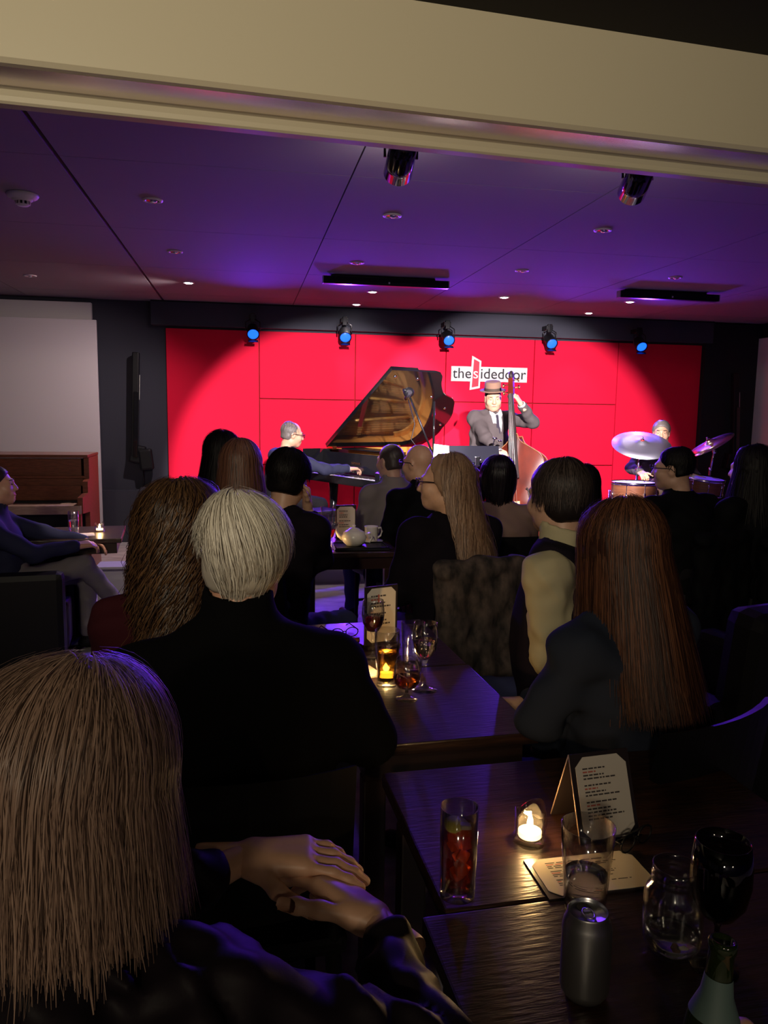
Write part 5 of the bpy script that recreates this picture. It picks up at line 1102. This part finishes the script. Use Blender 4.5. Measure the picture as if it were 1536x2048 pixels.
# jar
t = glass('mason_jar','empty frosted mason jar at the right of the can',(.612,.948,T1),[(.026,0),(.034,.004),(.041,.018),(.0425,.045),(.0420,.085),(.038,.098),(.0325,.106),(.0318,.110),(.0335,.112),(.0335,.115),(.0320,.117),(.0335,.120),(.0335,.123),(.0318,.126),(.0325,.134)],None,None,.0022,.006,'jar_glass',cat='jar')
ob('leftover_water', MB().lathe([(.0005,.0075),(.032,.0078),(.0375,.018),(.0385,.026),(.0005,.026)],30), 'water', t)
wine('dark tinted wine glass at the right edge of the nearest table',(.655,.905,T1),.075,[(.004,0),(.022,.006),(.036,.028),(.0415,.058),(.041,.085),(.037,.118)],'red_wine',.020,group=None,m='dark_glass')
# bottle held by a hand
bt = Vector((.492,.668,.985)); bax = Vector((.10,.06,1)).normalized(); BMx = bax.to_track_quat('Z','Y').to_matrix(); bl = bt-bax*.225
t = thing('beer_bottle','brown-green beer bottle with pale neck label held in the lower right corner','bottle',bl)
ob('glass_body', MB().lathe([(.0005,.004),(.024,0),(.0295,.006),(.0300,.02),(.0300,.115),(.0265,.140),(.0165,.165),(.0135,.185),(.0128,.213),(.0145,.214),(.0148,.222),(.0130,.225),(.0105,.225),(.0105,.185),(.024,.14),(.0275,.115),(.0275,.01),(.0005,.012)],32,M=BMx), 'bottle_green', t)
ob('neck_label', MB().lathe([(.0258,.1435),(.0168,.1662),(.0142,.186)],32,M=BMx), 'bottle_label', t); ob('body_label', MB().lathe([(.0304,.035),(.0304,.105)],32,M=BMx), 'bottle_label', t)
ob('label_emblem', MB().ball(tuple(BMx @ Vector((.006,-.0205,.152))),(.0055,.003,.006),12,8), 'label_dark', t)
hw = np.array(bl+bax*.118)+V3(.075,-.060,-.045)
t = thing('person','hand in a dark sleeve gripping the beer bottle at lower right','person',(float(hw[0]),float(hw[1]),float(hw[2])))
hv = hand_vf(hw,V3(-.66,.55,.45),V3(.35,-.80,.40),True,(.95,.98,1.0,1.05),1.0,.003,.95); ob('body', np_mesh('body',hv[0]-hw,hv[1]), 'skin_rosy', t)
G = Field(hw+V3(-.12,-.42,-.40),hw+V3(.36,.10,.10),.008); G.cap(hw+V3(.012,-.012,-.012),hw+V3(.20,-.28,-.24),.036,.058,k=.02); G.ripple(.004,.06,9); V,Q = G.net(); ob('sleeve', np_mesh('sleeve',V-hw,Q), 'jacket_black', t)
# lit table
T2 = .7502
wine('wine glass of red wine in front of the menu on the lit table',(.398,2.352,T2),.085,[(.004,0),(.020,.006),(.032,.028),(.0365,.055),(.036,.075),(.0325,.105)],'red_wine',.052)
glass('beer_glass','pint of golden beer glowing from the candle behind it',(.397,2.098,T2),[(.029,0),(.029,.012),(.0285,.04),(.033,.085),(.0365,.125),(.0355,.165)],'beer',.108,.0018,.016,group='glasses on the lit table')
glass('tumbler','tall empty tumbler behind the white wine on the lit table',(.500,2.222,T2),[(.029,0),(.030,.012),(.033,.08),(.0365,.150)],'water',.020,.002,.010,group='glasses on the lit table')
wine('wine glass of pale white wine at the right of the lit glasses',(.497,2.048,T2),.088,[(.004,0),(.019,.006),(.031,.028),(.0365,.055),(.0365,.075),(.033,.108)],'pale_wine',.058,foot=.036)
wine('low brandy snifter with amber liquor in front of the lit glasses',(.432,1.985,T2),.030,[(.004,0),(.024,.005),(.036,.020),(.0395,.036),(.036,.060),(.029,.086)],'brandy',.032,foot=.030,name='brandy_snifter')
candle('lit tealight hidden behind the golden beer',(.414,2.180,T2),.026,.055,3.0)
t = thing('menu_holder','black upright menu holder with cream card on the lit table','menu',(.445,2.475,T2),.32,'table menu stands')
ob('board', MB().box((0,0,.105),(.125,.006,.205),bev=.002), 'menu_black', t); ob('foot', MB().box((0,.0,.004),(.125,.06,.008),bev=.002), 'menu_black', t)
sh = menu_sheet(t,.108,.185,Matrix.Translation((0,-.0034,.108)) @ Matrix.Rotation(math.radians(90),4,'X'),.0,9,10)
ob('door_symbol', MB().prism([(-.010,-.014),(-.004,-.012),(-.004,.012),(-.010,.014)],.0012,.0016), 'ink_red', sh, (-.004,.058,0))
tag(ob('paper_napkin', MB().prism([(-.06,-.05),(.055,-.055),(.06,.05),(-.05,.06)],0,.0012).prism([(-.05,-.045),(.03,-.05),(.05,.03),(-.04,.05)],.0012,.0024), 'paper', None, (.335,2.21,T2), (0,0,.35)),'white paper napkin under the man\'s arm on the lit table','napkin')
t = thing('leather_wallet','brown leather wallet lying by the far menu holder','wallet',(.325,2.545,T2),.25); ob('cover', MB().box((0,0,.007),(.10,.075,.014),bev=.004), 'leather_brown', t); ob('flap', MB().box((0,-.002,.0158),(.098,.070,.003),bev=.001), 'leather_brown', t)
t = thing('eyeglasses','dark eyeglasses resting on the brown wallet','eyeglasses',(.325,2.545,T2+.0175),.2)
for s in (-1,1):
    ob('lens_rim', MB().tube([(s*.027+.022*math.cos(q),-.02,.018+.016*math.sin(q)) for q in [k*math.pi/8 for k in range(17)]],.0018,6,cap=False), 'phone_black', t); ob('lens', MB().lathe([(.0005,0),(.020,0)],20,c=(s*.027,-.02,.018),M=RX(math.pi/2)), 'clear_glass', t)
    ob('temple', MB().tube([(s*.049,-.02,.024),(s*.052,.08,.020),(s*.050,.11,.004)],.0018,6), 'phone_black', t)
ob('bridge', MB().tube([(-.006,-.02,.022),(.006,-.02,.022)],.0016,6), 'phone_black', t)
# table before the piano
T3 = .7502
t = thing('serving_tray','flat black tray under the teapot','tray',(.655,4.36,T3)); ob('tray', MB().box((0,0,.006),(.32,.22,.012),bev=.005), 'black_plastic', t); ob('rim', MB().tube([(-.15,-.10,.014),(.15,-.10,.014),(.15,.10,.014),(-.15,.10,.014),(-.15,-.10,.014)],.004,6), 'black_plastic', t)
t = thing('teapot','small round cream teapot on the black tray','teapot',(.622,4.375,T3+.0125),2.85)
ob('pot', MB().lathe([(.0005,.002),(.045,0),(.066,.022),(.073,.048),(.062,.078),(.036,.092),(.0005,.094)],32), 'ceramic', t); ob('lid', MB().lathe([(.038,.091),(.026,.100),(.008,.104),(.006,.108),(.011,.114),(.006,.121),(.0005,.122)],24), 'ceramic', t)
ob('spout', MB().tube([(.062,0,.038),(.090,0,.055),(.108,0,.088),(.118,0,.096)],[.017,.012,.0085,.008],10), 'ceramic', t); ob('handle', MB().tube([(-.060,0,.068),(-.095,0,.074),(-.108,0,.050),(-.092,0,.022),(-.064,0,.026)],.0065,8), 'ceramic', t)
t = thing('saucer','cream saucer under the mug by the teapot','saucer',(.748,4.53,T3)); ob('plate', MB().lathe([(.0005,.002),(.03,.002),(.045,.003),(.072,.012),(.073,.014),(.045,.006),(.0005,.005)],32), 'ceramic', t); ob('foot_ring', MB().lathe([(.028,0),(.032,0),(.032,.003)],24), 'ceramic', t)
t = thing('coffee_mug','cream straight mug with handle on its saucer','mug',(.748,4.53,T3+.0055),.25); ob('cup', MB().lathe([(.0005,.0),(.036,.0),(.038,.004),(.040,.088),(.0425,.095),(.0395,.095),(.036,.012),(.0005,.010)],32), 'ceramic', t); ob('handle', MB().tube([(.038,0,.080),(.062,0,.084),(.072,0,.062),(.062,0,.034),(.038,0,.020)],.006,8), 'ceramic', t)
t = thing('menu_stand','small menu holder with octagonal card behind the teapot','menu',(.615,4.70,T3),.05,'table menu stands'); ob('board', MB().box((0,0,.105),(.13,.008,.21),bev=.002), 'menu_black', t); ob('foot', MB().box((0,0,.004),(.13,.07,.008)), 'menu_black', t); menu_sheet(t,.115,.19,Matrix.Translation((0,-.0045,.105)) @ Matrix.Rotation(math.radians(90),4,'X'),.0,13,10)
wine('cocktail glass of red drink on the table before the piano',(.485,4.31,T3),.07,[(.004,0),(.012,.012),(.030,.058),(.037,.085)],'cocktail',.050,group='glasses before the piano',name='cocktail_glass')
for (x,y,hh,l) in ((.500,4.72,.20,'tall empty glass behind the red cocktail, farther one'),(.455,4.56,.17,'tall empty glass behind the red cocktail, nearer one'),(.66,4.86,.19,'stout glass behind the menu before the piano')):
    glass('tall_glass',l,(x,y,T3),[(.030,0),(.031,.012),(.036,hh*.6),(.040,hh)],'water',.03,.002,.010,group='glasses before the piano')
candle('lit tealight beside the red cocktail before the piano',(.440,4.36,T3),.025,.05,.5)
# pedestal table at left
TL = .7202
glass('water_glass','tall glass of water on the left pedestal table',(-1.10,5.215,TL),[(.031,0),(.032,.01),(.034,.15)],'water',.095,.002,.010); candle('lit tealight on the left pedestal table',(-.955,5.30,TL),.030,.058,.8)
tag(ob('paper_sheet', MB().prism([(-.10,-.06),(.09,-.07),(.10,.06),(-.09,.07)],0,.001).prism([(-.09,-.05),(.08,-.06),(.07,.05),(-.07,.06)],.001,.002), 'paper', None, (-1.06,5.17,TL),(0,0,.3)),'loose white paper under the water glass on the pedestal table','paper')
t = glass('red_tumbler','small tumbler of red drink by the armchair man\'s hand',(-1.12,5.08,TL),[(.028,0),(.029,.01),(.033,.045)],'cocktail',.03,.002,.008)
